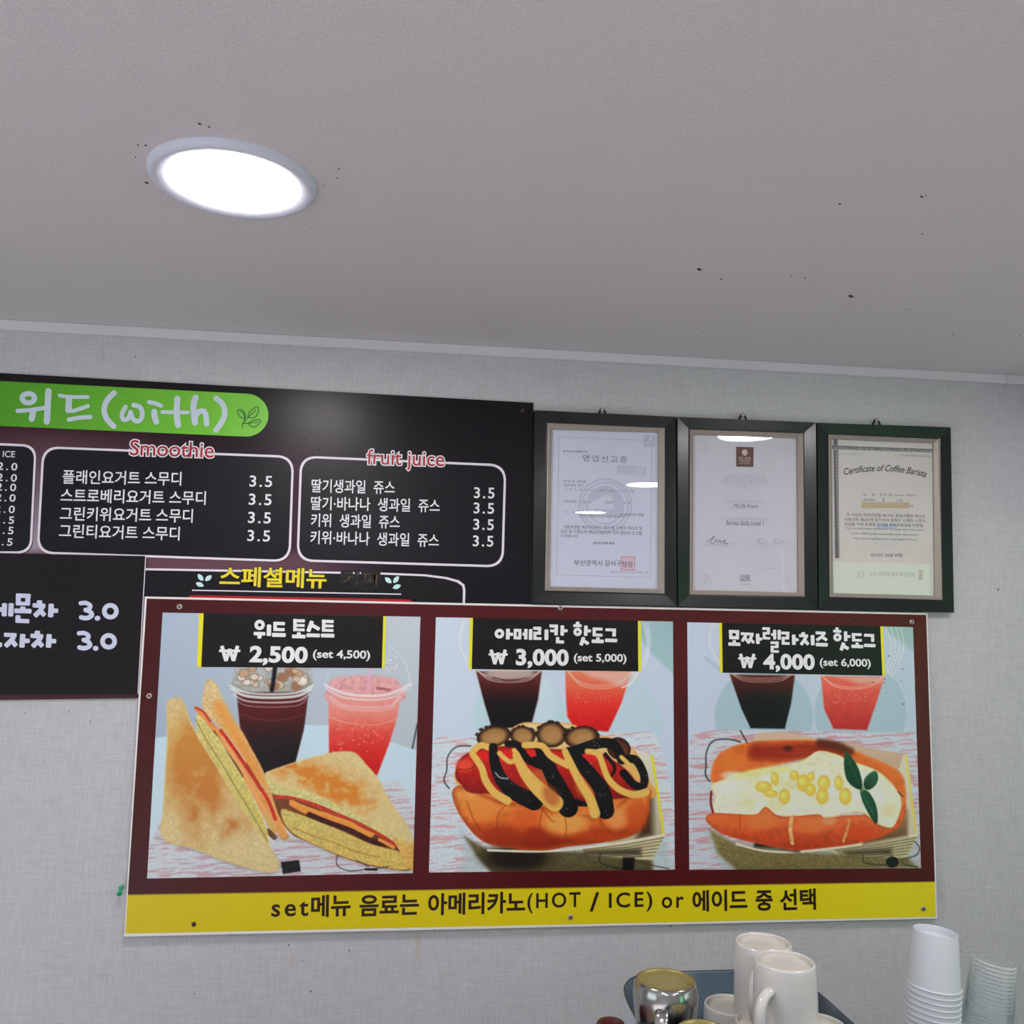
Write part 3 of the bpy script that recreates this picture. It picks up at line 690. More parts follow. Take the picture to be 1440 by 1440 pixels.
c.line([(300, 1000), (420, 1050), (560, 1100), (700, 1170), (790, 1190)], 34, (64, 30, 26), tex=.3)
c.line([(90, 880), (200, 885), (350, 940), (480, 1000), (640, 1070), (780, 1140), (870, 1205)], 38, (186, 62, 44), tex=.25, w2=26)
c.line([(180, 915), (300, 960), (440, 1010), (560, 1050), (660, 1105), (720, 1130)], 16, (234, 152, 70))
c.line([(760, 1165), (800, 1185), (850, 1215)], 22, (226, 146, 70))
c.poly([(10, 742), (60, 785), (150, 820), (300, 850), (440, 915), (600, 995), (740, 1065), (860, 1135), (975, 1190), (930, 1200), (860, 1180), (780, 1130), (640, 1055), (480, 985), (330, 922), (180, 880), (70, 866), (30, 800)], (200, 190, 126), (206, 196, 128), curve=True, tex=.12, ts=3)
c.poly([(850, 1140), (940, 1100), (985, 1200), (985, 1370), (930, 1300), (880, 1220)], (214, 180, 104), (212, 160, 78), curve=True, tex=.12, ts=3)
F2 = [(10, 740), (40, 715), (200, 660), (380, 610), (480, 590), (570, 588), (620, 610), (680, 680), (750, 760), (800, 860), (880, 980), (950, 1080), (982, 1180), (950, 1190), (860, 1150), (740, 1075), (600, 1000), (440, 920), (300, 855), (150, 825), (50, 785)]
c.poly(F2, (212, 190, 136), (210, 192, 134), curve=True, tex=.06, ts=3, edge=(208, 186, 124), ew=3, curve_n=3)
zx, zy = c.zx(); p = crom(c.P(F2), 3, True); m, d = c.sdf(p, 1)
n = fbm(zx[m] / 60, zy[m] / 40, 31, 4)
ang = .42; uu = (zx[m] - 400) * math.cos(ang) + (zy[m] - 790) * math.sin(ang); vv = -(zx[m] - 400) * math.sin(ang) + (zy[m] - 790) * math.cos(ang)
cen = np.exp(-((uu / 330) ** 4 + (vv / 95) ** 2))
c.blend(m, np.where(d < -1.5, np.clip(cen * (n * 2.8 - .4), 0, .92), 0), (206, 122, 42))
c.poly([(115, 1310), (235, 1297), (246, 1370), (130, 1390)], (18, 18, 20), tex=.4, ts=2)
c.line([(490, 1262), (478, 1300), (492, 1340), (560, 1368), (660, 1360), (740, 1352), (820, 1340)], 7, (40, 38, 36), alpha=.8)
c.line([(610, 1300), (690, 1340)], 5, (40, 38, 36)); c.line([(670, 1358), (740, 1360)], 16, (24, 22, 24))
c.mesh('food_photo', D_SET + .0005, M_setprint, seto, K * 1.16)

# --- photos 2 and 3 share a background routine
def rim_arcs(c, cx0, cy0, rx, ry, n, col, al):
    for k in range(n):
        c.line([(cx0 - rx + k * 5, cy0), (cx0 - rx * .6, cy0 + ry * .75 + k * 9), (cx0, cy0 + ry + k * 10), (cx0 + rx * .6, cy0 + ry * .75 + k * 9), (cx0 + rx - k * 5, cy0)], 5, col, alpha=al)
Q2 = [(613, 868), (946.3, 874), (949, 1223), (603.2, 1226.9)]
c = Canvas(Q2, 352, 360).Z(590, 860, 3.789)
tt = np.clip((c.X - 610) / 330, 0, 1)[..., None]
c.rgb = np.array([190, 203, 222]) * (1 - tt) + np.array([186, 198, 214]) * tt
c.poly([(1080, 20), (1400, 20), (1400, 380), (1225, 215), (1160, 120)], (150, 178, 182), (160, 188, 190), soft=2)
c.blob(530, 560, 245, 245, (178, 203, 210), .03); c.blob(1020, 600, 270, 290, (180, 200, 210), .03)
c.blob(600, 480, 130, 150, (196, 210, 216), .4, .6)
wood(c, [(60, 690), (100, 668), (400, 680), (1000, 650), (1240, 640), (1270, 680), (1310, 800), (1370, 1100), (1370, 1400), (30, 1400)], (196, 206, 212), (200, 112, 112), 41)
c.poly([(215, 1150), (300, 1240), (700, 1260), (1300, 1200), (1360, 1400), (200, 1400), (240, 1300)], (168, 186, 186), soft=6, alpha=.7, tex=.06)
# lids of the cups behind the name plate
for k in range(3): c.line([(262 - k * 14, 30), (225 - k * 4, 100), (218 - k * 2, 170), (240, 240), (300, 310 + k * 8)], 4, (214, 218, 206), alpha=.8)
for k in range(4): c.line([(1190 + k * 10, 60), (1212 + k * 6, 160), (1190 + k * 8, 260), (1120 + k * 16, 340)], 4, (214, 222, 224), alpha=.75)
c.poly([(300, 318), (652, 318), (632, 470), (600, 590), (560, 620), (385, 622), (345, 490)], (98, 44, 42), stops=[(0, (112, 56, 52)), (.3, (70, 26, 28)), (.55, (28, 12, 18)), (1, (12, 10, 16))], soft=1, edge=(84, 56, 58), ew=1.5, tex=.08)
rim_arcs(c, 478, 312, 178, 45, 3, (196, 186, 176), .75); c.blob(480, 330, 130, 26, (190, 180, 166), .4, .8); c.line([(390, 350), (480, 368), (570, 352)], 6, (70, 40, 40), alpha=.7)
c.poly([(776, 318), (1130, 318), (1112, 375), (1075, 490), (1005, 640), (830, 625), (787, 560), (778, 420)], (232, 108, 80), stops=[(0, (232, 122, 92)), (.3, (230, 92, 66)), (.55, (218, 54, 46)), (1, (196, 28, 32))], soft=1, tex=.05)
rim_arcs(c, 960, 322, 172, 70, 3, (236, 178, 160), .7)
c.poly([(870, 318), (1170, 318), (1150, 370), (1080, 400), (1000, 372), (900, 345)], (204, 196, 190), soft=4, alpha=.6)
c.line([(1165, 320), (1130, 380), (1080, 405)], 8, (214, 222, 222), alpha=.8)
for k in range(30):
    rr = np.random.RandomState(500 + k); c.blob(830 + rr.rand() * 220, 430 + rr.rand() * 60, 3, 3, (246, 150, 130), .6, .6)
# box
c.poly([(240, 1200), (370, 1270), (900, 1280), (1240, 1320), (1245, 1400), (390, 1400), (300, 1300)], (104, 98, 66), (78, 72, 48), soft=3, tex=.25, ts=2)
c.blob(520, 1310, 180, 70, (34, 28, 20), .9, .9)
c.poly([(1095, 712), (1235, 765), (1300, 1192), (1240, 1200), (1000, 1240), (1100, 1100)], (212, 208, 190), (176, 166, 130), soft=1)
c.poly([(1180, 1020), (1240, 960), (1245, 1190), (1160, 1215)], (50, 34, 22), soft=6, alpha=.9)
c.line([(1238, 768), (1262, 920), (1302, 1190)], 13, (224, 206, 44), curve=False)
c.poly([(860, 1262), (1306, 1190), (1242, 1325), (900, 1300)], (196, 190, 150), tex=.05)
for k in range(6): c.line([(870 + k * 8, 1270 + k * 10), (1100, 1242 + k * 14), (1300 - k * 10, 1205 + k * 19)], 6, (112, 98, 62), curve=False, alpha=.85)
c.line([(365, 1272), (640, 1278), (850, 1262), (1100, 1228), (1302, 1190)], 12, (214, 208, 186))
c.poly([(880, 1275), (1180, 1262), (1180, 1300), (890, 1298)], (40, 30, 24), soft=4, alpha=.75)
# bun
c.poly([(190, 900), (205, 820), (290, 730), (480, 625), (560, 590), (660, 595), (800, 595), (900, 640), (1080, 690), (1170, 770), (1225, 900), (1225, 1000), (700, 1050), (300, 1000)], (220, 196, 142), (214, 140, 70), curve=True, tex=.07, edge=(214, 150, 78), ew=4)
c.poly([(300, 960), (1120, 960), (1180, 1000), (1100, 1120), (700, 1130), (340, 1060)], (206, 112, 54), (210, 116, 54), soft=2, curve=True, tex=.08)
B2 = [(175, 955), (235, 928), (400, 1000), (470, 1015), (640, 1035), (740, 1065), (860, 1080), (1000, 1085), (1090, 1000), (1222, 945), (1230, 1010), (1215, 1090), (1150, 1185), (1000, 1228), (800, 1252), (640, 1275), (420, 1252), (320, 1212), (240, 1125), (190, 1035)]
c.poly(B2, (226, 144, 66), stops=[(0, (222, 150, 76)), (.3, (218, 130, 60)), (.55, (200, 94, 42)), (.75, (162, 58, 30)), (1, (112, 34, 20))], curve=True, tex=.12, ts=8, edge=(170, 72, 32), ew=8, curve_n=4)
for x, y, rx, ry, col, al in ((780, 1130, 120, 60, (236, 166, 84), .8), (330, 1060, 90, 60, (226, 134, 62), .8), (560, 1100, 70, 55, (206, 88, 42), .7), (1050, 1100, 60, 60, (232, 150, 80), .8), (1160, 1080, 60, 90, (190, 74, 34), .7), (620, 1200, 60, 50, (146, 44, 26), .7), (430, 1190, 80, 40, (156, 52, 26), .7), (930, 1200, 120, 24, (186, 70, 34), .7)):
    c.blob(x, y, rx, ry, col, .9, al)
for ln in ([(470, 1020), (420, 1080), (410, 1160)], [(655, 1050), (640, 1140), (650, 1220)], [(775, 1090), (782, 1160), (770, 1230)], [(960, 1085), (975, 1150)], [(660, 1060), (700, 1110), (720, 1120)], [(250, 1010), (300, 1130), (350, 1180)]):
    c.line(ln, 7, (134, 52, 26), alpha=.55, soft=1)
c.line([(930, 1190), (975, 1165), (1010, 1180)], 4, (110, 40, 20), alpha=.6)
# sausage
c.poly([(192, 850), (210, 790), (265, 750), (340, 728), (500, 716), (700, 732), (900, 742), (1010, 780), (1110, 850), (1160, 930), (1130, 985), (1000, 1005), (850, 1040), (650, 1020), (420, 975), (270, 965), (225, 925), (195, 890)], (206, 46, 36), (120, 26, 20), curve=True, edge=(120, 24, 20), ew=6, tex=.1, ts=5)
c.blob(240, 820, 45, 35, (226, 82, 56), .9, .8); c.blob(400, 770, 120, 30, (214, 40, 40), .8, .8); c.blob(640, 760, 90, 24, (216, 40, 46), .8, .8); c.blob(900, 770, 70, 26, (214, 40, 44), .8, .8)
c.line([(210, 840), (260, 840), (310, 810)], 5, (110, 20, 16), alpha=.7)
c.blob(720, 970, 90, 60, (120, 34, 22), .9, .6); c.blob(890, 930, 60, 60, (210, 110, 60), .8, .7); c.blob(640, 900, 80, 60, (206, 108, 60), .8, .6)
# pickles
for x, y, rx, ry, ro in ((395, 665, 92, 56, -.2), (550, 662, 68, 52, .1), (702, 655, 80, 70, 0), (862, 668, 92, 58, -.15), (1062, 730, 66, 58, .6)):
    c.blob(x, y, rx, ry, (158, 116, 70) if x < 1000 else (90, 50, 36), .08, 1, ro, rim=(46, 30, 24))
    c.blob(x + 10, y + 12, rx * .5, ry * .45, (178, 134, 84) if x < 1000 else (104, 62, 44), .9, .7, ro)
for k in range(60):
    rr = np.random.RandomState(800 + k); q = rr.rand() * PI; i = k % 4; x, y, rx, ry = ((395, 665, 92, 56), (550, 662, 68, 52), (702, 655, 80, 70), (862, 668, 92, 58))[i]
    c.blob(x - rx * math.cos(q), y - ry * math.sin(q), 6 + 5 * rr.rand(), 6, (40, 28, 26), .8, .8)
BLK = (16, 13, 18)
mus = (214, 172, 84); mus2 = (220, 176, 92)
c.line([(285, 745), (330, 712), (400, 740)], 34, mus, col2=mus2)
for pts, w0, w1 in (([(392, 722), (402, 810), (440, 900), (510, 965), (610, 1012)], 44, 95), ([(470, 705), (520, 712), (580, 790), (660, 810)], 36, 42), ([(632, 712), (668, 800), (722, 900), (792, 1045)], 46, 104),
                    ([(800, 750), (850, 800), (920, 880), (975, 960), (992, 1060)], 60, 92), ([(800, 760), (880, 725), (970, 700), (1040, 715), (1080, 790)], 60, 50), ([(990, 760), (1040, 830), (1020, 880)], 20, 14),
                    ([(1075, 790), (1150, 790), (1195, 870), (1190, 930), (1140, 920), (1085, 860)], 46, 40), ([(620, 800), (700, 830)], 60, 60), ([(560, 980), (640, 1010)], 60, 30), ([(800, 1010), (900, 1030)], 40, 20)):
    c.line(pts, w0, BLK, w2=w1, col2=(22, 18, 24))
for pts, w0, w1 in (([(282, 760), (330, 830), (352, 900), (400, 965), (468, 1008)], 34, 44), ([(425, 755), (480, 800), (525, 775), (505, 740)], 26, 26), ([(515, 765), (556, 850), (620, 930), (720, 1020)], 40, 92),
                    ([(560, 712), (650, 715), (700, 770), (790, 820)], 34, 36), ([(775, 745), (800, 800), (850, 900), (905, 990), (935, 1075)], 34, 56), ([(895, 745), (955, 765), (1000, 880), (1060, 945), (1140, 975), (1208, 962)], 30, 40), ([(1075, 775), (1120, 820), (1160, 875)], 22, 26)):
    c.line(pts, w0, mus, w2=w1, col2=mus2, tex=.04)
c.blob(700, 980, 40, 60, (176, 84, 44), .9, .7, -.5)
for k in range(90):
    rr = np.random.RandomState(900 + k); ch = [(430, 880), (560, 980), (700, 860), (770, 1010), (900, 850), (975, 960), (1000, 1060), (950, 710), (1185, 900), (470, 860), (1150, 800)][k % 11]
    c.blob(ch[0] + rr.randn() * 22, ch[1] + rr.randn() * 30, 3 + rr.rand() * 4, 2.5, (150, 150, 160), .6, .55 * rr.rand() + .1)
c.line([(405, 860), (430, 885), (470, 890)], 7, (200, 200, 205), alpha=.8)
c.line([(272, 716), (195, 722), (150, 775), (145, 845), (130, 900), (158, 942)], 7, (26, 30, 34), alpha=.9)
c.line([(965, 1290), (960, 1330), (1020, 1362), (1100, 1372)], 6, (40, 38, 30)); c.poly([(1085, 1310), (1145, 1310), (1140, 1400), (1080, 1400)], (18, 16, 18), soft=2); c.line([(1150, 1330), (1230, 1350), (1330, 1370)], 5, (60, 56, 44))
c.mesh('food_photo', D_SET + .0005, M_setprint, seto, K * 1.09)

Q3 = [(966.4, 875), (1283.9, 881.9), (1295.2, 1220.8), (969.3, 1223.2)]
c = Canvas(Q3, 340, 356).Z(950, 860, 3.789)
tt = np.clip((c.X - 970) / 320, 0, 1)[..., None]
c.rgb = np.array([182, 192, 208]) * (1 - tt) + np.array([174, 188, 198]) * tt
c.poly([(1060, 40), (1400, 40), (1400, 240), (1245, 200), (1160, 130)], (142, 172, 166), (150, 178, 172), soft=3)
c.blob(470, 560, 262, 262, (156, 180, 188), .03); c.blob(985, 540, 245, 260, (158, 180, 188), .03)
c.line([(160, 250), (240, 310)], 22, (160, 176, 186), curve=False, alpha=.6)
wood(c, [(75, 690), (100, 640), (350, 628), (800, 640), (1270, 645), (1300, 700), (1330, 1400), (60, 1400)], (186, 192, 200), (190, 96, 98), 51)
c.poly([(165, 1150), (260, 1220), (700, 1260), (1300, 1200), (1320, 1400), (260, 1400), (180, 1240)], (160, 176, 172), soft=6, alpha=.6, tex=.06)
for k in range(3): c.line([(225 - k * 14, 60), (190 - k * 4, 120), (190 - k * 2, 190), (250, 300 + k * 8)], 4, (206, 210, 196), alpha=.7)
for k in range(4): c.line([(1120 + k * 26, 80), (1150 + k * 22, 180), (1130 + k * 18, 280), (1090 + k * 20, 350)], 5, (214, 214, 200), alpha=.6)
c.poly([(288, 335), (636, 340), (616, 490), (582, 625), (400, 622), (352, 520)], (76, 30, 28), stops=[(0, (92, 40, 36)), (.25, (58, 26, 28)), (.5, (26, 20, 26)), (1, (18, 18, 28))], soft=1, tex=.08)
rim_arcs(c, 462, 330, 172, 26, 3, (176, 150, 140), .7)
c.poly([(774, 343), (1112, 350), (1072, 480), (1020, 632), (842, 625), (792, 520)], (222, 104, 84), (172, 40, 44), soft=1.2, tex=.05)
rim_arcs(c, 945, 345, 165, 58, 2, (232, 180, 160), .7); c.poly([(860, 345), (1125, 350), (1095, 380), (980, 385)], (206, 176, 160), soft=4, alpha=.7)
for k in range(30):
    rr = np.random.RandomState(1500 + k); c.blob(840 + rr.rand() * 180, 430 + rr.rand() * 60, 3, 3, (240, 150, 130), .6, .6)
c.poly([(180, 1160), (330, 1245), (650, 1280), (850, 1290), (1240, 1310), (1290, 1365), (340, 1390), (225, 1290)], (128, 116, 74), (108, 98, 62), soft=3, tex=.22, ts=2)
c.poly([(405, 690), (450, 645), (560, 640), (800, 682), (1215, 760), (1190, 845), (900, 740), (430, 700)], (196, 170, 142), (186, 158, 130), soft=1)
c.poly([(1190, 840), (1216, 760), (1236, 765), (1286, 1188), (1228, 1200), (1225, 900)], (206, 198, 176), (196, 186, 156), soft=1)
c.line([(1228, 765), (1282, 1182)], 10, (214, 200, 74), curve=False)
c.poly([(790, 1268), (1284, 1192), (1240, 1312), (900, 1302)], (186, 176, 140), tex=.05)
for k in range(6): c.line([(850 + k * 10, 1272 + k * 8), (1080, 1242 + k * 13), (1278 - k * 9, 1206 + k * 17)], 6, (96, 84, 54), curve=False, alpha=.8)
c.line([(325, 1238), (480, 1276), (690, 1278), (1000, 1236), (1284, 1190)], 11, (214, 202, 178))
c.line([(430, 1243), (540, 1250), (650, 1270)], 24, (24, 16, 12), soft=3); c.poly([(900, 1280), (1150, 1262), (1150, 1295), (920, 1296)], (50, 40, 26), soft=4, alpha=.8)
c.poly([(1000, 1080), (1200, 1000), (1240, 1060), (1236, 1195), (1000, 1240)], (176, 150, 112), (90, 62, 40), soft=3)
c.poly([(188, 905), (198, 820), (240, 752), (340, 706), (480, 686), (700, 682), (850, 698), (950, 738), (1100, 800), (1190, 850), (1225, 930), (1222, 1080), (1170, 1160), (1100, 1100), (1050, 900), (900, 800), (760, 770), (560, 815), (400, 850), (250, 905)], (206, 98, 46), (216, 112, 54), curve=True, tex=.1, ts=7, edge=(216, 124, 66), ew=5, curve_n=4)
c.line([(430, 750), (560, 750), (700, 740), (860, 745)], 90, (134, 34, 24), soft=6, alpha=.85); c.line([(770, 700), (850, 715), (930, 745)], 44, (78, 34, 26), soft=3, alpha=.85)
c.blob(600, 732, 26, 16, (40, 18, 20), .8, .9); c.blob(640, 745, 90, 22, (170, 60, 50), .9, .4); c.blob(300, 800, 80, 50, (216, 118, 52), .9, .7)
c.poly([(192, 925), (260, 895), (400, 845), (560, 820), (680, 790), (760, 742), (860, 760), (920, 790), (1080, 850), (1180, 950), (1205, 1030), (1165, 1145), (1080, 1135), (1000, 1075), (900, 1080), (800, 1100), (620, 1090), (430, 1085), (205, 1075), (210, 990)], (216, 214, 178), (222, 222, 196), curve=True, tex=.1, ts=5, edge=(214, 188, 120), ew=3)
zx, zy = c.zx()
for k in range(46):
    rr = np.random.RandomState(1700 + k); x = 240 + rr.rand() * 900; y = 870 + rr.rand() * 170 + (0 if x < 700 else 10); c.blob(x, y, 26 + rr.rand() * 34, 14 + rr.rand() * 20, [(232, 232, 212), (204, 202, 150), (226, 224, 190), (210, 212, 176)][k % 4], .9, .6)
c.line([(330, 880), (450, 850), (600, 840)], 26, (206, 200, 96), soft=5, alpha=.6)
for x, y, rx, ry in ((470, 935, 44, 32), (530, 890, 22, 36), (510, 970, 36, 20), (580, 985, 30, 42), (632, 872, 26, 26), (680, 912, 34, 46), (720, 950, 30, 34), (722, 880, 20, 26), (790, 915, 34, 44), (782, 985, 34, 42), (870, 915, 24, 40), (905, 985, 34, 46)):
    c.blob(x, y, rx, ry, (226, 186, 72), .3, .9, rim=(214, 168, 64)); c.blob(x - 6, y - 8, rx * .5, ry * .4, (240, 216, 120), .9, .6)
c.poly([(160, 1098), (205, 1074), (340, 1080), (430, 1082), (480, 1040), (540, 1085), (620, 1092), (760, 1080), (800, 1100), (930, 1085), (1020, 1090), (1080, 1140), (1160, 1148), (1215, 1030), (1226, 1040), (1215, 1110), (1180, 1155), (1100, 1200), (950, 1240), (700, 1270), (600, 1268), (430, 1235), (260, 1190), (180, 1135)], (218, 100, 50), stops=[(0, (216, 128, 78)), (.3, (212, 104, 58)), (.7, (190, 72, 40)), (1, (160, 52, 32))], curve=True, tex=.12, ts=7, edge=(190, 78, 42), ew=4, curve_n=4)
for x, y, rx, ry, col in ((450, 1120, 90, 40, (226, 120, 62)), (720, 1140, 100, 40, (224, 118, 62)), (300, 1110, 80, 30, (214, 96, 46)), (820, 1115, 40, 22, (226, 150, 110)), (980, 1180, 100, 40, (202, 70, 36)), (1140, 1060, 40, 40, (214, 196, 150))):
    c.blob(x, y, rx, ry, col, .9, .7)
c.line([(618, 1100), (612, 1160), (622, 1235)], 20, (214, 160, 100), tex=.3); c.line([(925, 1110), (915, 1160), (895, 1225)], 14, (206, 140, 80), tex=.3); c.line([(345, 1085), (342, 1160)], 6, (150, 50, 30), alpha=.6)
c.line([(190, 960), (188, 1020), (200, 1070)], 12, (130, 26, 20)); c.line([(1185, 960), (1210, 985)], 6, (60, 30, 20))
LF = (34, 74, 52)
c.poly([(905, 748), (945, 785), (980, 850), (996, 940), (960, 942), (915, 900), (898, 830)], LF, (26, 58, 44), curve=True, tex=.1); c.poly([(1003, 935), (1010, 885), (1060, 848), (1080, 878), (1068, 922), (1030, 950)], (52, 92, 66), (28, 60, 44), curve=True, tex=.15)
c.poly([(985, 948), (1030, 962), (1068, 1030), (1078, 1110), (1062, 1128), (1020, 1062), (992, 1000)], (40, 82, 58), (28, 60, 46), curve=True, tex=.1); c.line([(992, 960), (1005, 935)], 6, (110, 140, 100)); c.line([(1000, 975), (1055, 1085)], 4, (90, 130, 100), alpha=.6); c.line([(915, 775), (980, 920)], 4, (80, 120, 95), alpha=.5)
c.line([(382, 700), (346, 636)], 7, (40, 44, 46), curve=False); c.line([(345, 695), (280, 680), (200, 690), (165, 750), (162, 820), (160, 870), (182, 905)], 8, (36, 40, 42), alpha=.9)
c.line([(1000, 1295), (1010, 1340), (1120, 1350)], 6, (60, 56, 44)); c.blob(1155, 1335, 34, 30, (28, 26, 26), .2); c.line([(1275, 1225), (1300, 1260), (1280, 1300), (1210, 1320), (1220, 1345), (1290, 1362)], 6, (50, 56, 50))
c.mesh('food_photo', D_SET + .0005, M_setprint, seto, K * 1.04)

# name plates
M_plate = mat('plate_black', (26, 18, 22), .32, spec=.4, noise=.03)
M_yel = mat('plate_yellow', (214, 202, 40), .4, noise=.01)
D2 = D_SET + .0008
def plate(q, yl_, yr_):
    o = flat_px('name_plate', [q], D2, M_plate, seto)
    flat_px('yellow_bar', [yl_], D2 + .0001, M_yel, o); flat_px('yellow_bar', [yr_], D2 + .0001, M_yel, o)
    return o
p1 = plate([(286, 862.4), (539.4, 866.5), (537, 939.6), (282.8, 938)], [(279.8, 862.3), (286.4, 862.4), (283, 938.2), (277, 938)], [(539, 866.5), (542.8, 866.6), (541, 939.9), (537, 939.6)])
p2 = plate([(665, 868.9), (897.3, 873), (898, 944.2), (663.2, 941)], [(660.6, 868.8), (665.2, 868.9), (663.4, 941), (659, 940.8)], [(897, 873), (901.3, 873.1), (901.8, 944.4), (897.6, 944.2)])
p3 = plate([(1015, 876), (1238, 880.8), (1241, 950.2), (1016, 946)], [(1011.8, 875.9), (1015.3, 876), (1016.2, 946), (1012.6, 945.8)], [(1237.8, 880.8), (1241.7, 880.9), (1244.6, 950.4), (1240.8, 950.2)])
DT = D2 + .0003
A, B_, C_, D_, E_, F_ = (280, 860, 10.286), (410, 860, 10.286), (660, 868, 10.286), (780, 868, 10.286), (1010, 870, 10.286), (1110, 870, 10.286)
s = lambda x0, y0, x1, y1, wd: ([(x0, y0), (x1, y1)], wd)
strokes('dish_name', [('ring', 875, 193, 50, 50, 50), s(788, 318, 958, 322, 52), s(873, 320, 873, 390, 60), s(1012, 187, 1008, 354, 64), s(1073, 170, 1242, 175, 48), s(1100, 147, 1098, 283, 50), s(1073, 258, 1238, 262, 46), s(1053, 337, 1253, 340, 58)], A, DT, M_white, p1)
strokes('dish_name', [s(50, 105, 48, 284, 50), s(23, 132, 193, 135, 46), s(25, 198, 190, 202, 40), s(23, 262, 190, 266, 42), s(105, 300, 105, 360, 58), s(6, 358, 203, 362, 54), s(297, 135, 240, 292, 60), s(275, 185, 405, 258, 52), s(216, 342, 411, 346, 54),
    s(466, 115, 464, 292, 50), s(438, 140, 610, 145, 46), s(440, 206, 608, 209, 40), s(438, 270, 607, 274, 42), s(425, 345, 620, 349, 56)], B_, DT, M_white, p1)
def won(z, a, b, pa, t=1):
    (x0, yt, x1, yb) = a; w_ = x1 - x0; X = lambda f: x0 + f * w_; mid_ = yt + (yb - yt) * .2
    strokes('won_sign', [s(X(.13), yt, X(.33), yb, .175 * w_), s(X(.33), yb, X(.50), mid_, .155 * w_), s(X(.50), mid_, X(.67), yb, .155 * w_), s(X(.67), yb, X(.87), yt, .175 * w_), s(x0, yt + (yb - yt) * .33, x1, yt + (yb - yt) * .33, .12 * w_)], z, DT, M_white, pa)
won(A, (288, 495, 597, 716), 0, p1); won(C_, (278, 468, 556, 680), 0, p2); won(E_, (287, 508, 552, 714), 0, p3)
strokes('dish_name', [('ring', 435, 237, 46, 47, 47), s(560, 165, 556, 322, 56), s(560, 245, 633, 247, 46), s(641, 188, 754, 190, 42), s(640, 298, 752, 301, 42), s(664, 168, 662, 320, 44), s(732, 170, 730, 321, 44), s(768, 243, 822, 245, 42), s(818, 168, 816, 322, 50), s(888, 170, 886, 328, 52),
    s(922, 158, 1042, 162, 46), s(1017, 136, 1013, 250, 46), s(926, 228, 1038, 232, 42), s(950, 210, 948, 328, 46), s(926, 305, 1044, 309, 40), s(1116, 176, 1114, 330, 56),
    s(1158, 125, 1284, 130, 46), s(1258, 105, 1254, 262, 52), s(1168, 195, 1256, 199, 40), s(1346, 116, 1342, 266, 54), s(1350, 193, 1422, 196, 44), s(1278, 286, 1275, 378, 48), s(1253, 354, 1371, 359, 46)], C_, DT, M_white, p2)
strokes('dish_name', [s(332, 64, 332, 120, 54), s(268, 120, 391, 124, 42), ('ring', 332, 212, 39, 39, 44), s(453, 120, 448, 270, 54), s(455, 195, 526, 198, 44), s(420, 288, 380, 408, 54), s(405, 330, 490, 386, 48),
    s(548, 168, 693, 172, 42), s(573, 150, 571, 277, 46), s(548, 255, 692, 259, 42), s(625, 288, 625, 345, 52), s(535, 346, 711, 350, 52), s(733, 180, 888, 185, 42), s(862, 165, 859, 280, 52), s(729, 333, 904, 337, 52)], D_, DT, M_white, p2)
strokes('dish_name', [s(153, 185, 304, 188, 46), s(158, 274, 303, 277, 48), s(179, 163, 182, 297, 48), s(278, 165, 277, 298, 48), s(232, 310, 232, 368, 48), s(146, 366, 321, 371, 50),
    s(325, 216, 512, 226, 42), s(402, 232, 345, 330, 44), s(384, 268, 440, 352, 40), s(492, 232, 430, 360, 44), s(452, 285, 518, 352, 42), s(569, 216, 574, 367, 52), s(572, 293, 638, 296, 44),
    s(637, 142, 748, 146, 40), s(727, 124, 726, 226, 44), s(643, 209, 746, 213, 36), s(664, 192, 665, 297, 44), s(645, 281, 752, 285, 36), s(763, 228, 820, 231, 40), s(815, 161, 818, 302, 46), s(881, 163, 883, 305, 48),
    s(755, 347, 876, 351, 40), s(853, 328, 850, 418, 44), s(757, 407, 873, 411, 34), s(778, 392, 780, 488, 44), s(758, 471, 879, 476, 38),
    s(911, 206, 1030, 211, 42), s(1006, 188, 1003, 294, 46), s(916, 279, 1026, 283, 38), s(939, 262, 940, 374, 44), s(918, 356, 1036, 361, 38), s(1092, 230, 1096, 380, 54), s(1096, 303, 1164, 306, 44),
    s(1230, 194, 1230, 250, 54), s(1168, 244, 1300, 252, 44), ([(1272, 258), (1250, 305), (1196, 380)], 48), s(1242, 305, 1304, 375, 48), s(1363, 236, 1367, 385, 54)], E_, DT, M_white, p3)
strokes('dish_name', [s(379, 204, 525, 211, 44), ([(498, 216), (470, 262), (392, 314)], 46), s(460, 255, 544, 312, 46), s(382, 373, 556, 379, 52), s(690, 126, 690, 180, 48), s(634, 179, 751, 184, 40), ('ring', 696, 269, 39, 39, 42), s(812, 183, 817, 327, 50), s(815, 256, 885, 259, 42), s(787, 346, 750, 460, 52), s(776, 388, 856, 438, 48),
    s(901, 227, 1046, 232, 40), s(926, 210, 931, 330, 46), s(906, 309, 1049, 314, 40), s(981, 346, 981, 398, 48), s(897, 399, 1070, 405, 48), s(1079, 238, 1226, 244, 42), s(1203, 222, 1206, 337, 46), s(1079, 385, 1246, 391, 48)], F_, DT, M_white, p3)
for z_, bb, lst in ((A, '2,500', None),): pass
text('price', '2,500', 350, 935.5, 432, 937, 27.6, DT, M_white, p1, offset=.040, ref=.040, space=1.03)
text('price', '3,000', 725.3, 939.8, 799.6, 940.5, 27.6, DT, M_white, p2, offset=.040, ref=.040, space=1.03)
text('price', '4,000', 1073.3, 945.2, 1146, 946, 26.2, DT, M_white, p3, offset=.040, ref=.040, space=1.03)
text('set_price', '(set 4,500)', 439.6, 928.6, 520.2, 930, 15.2, DT, M_white, p1, offset=.024, ref=.024)
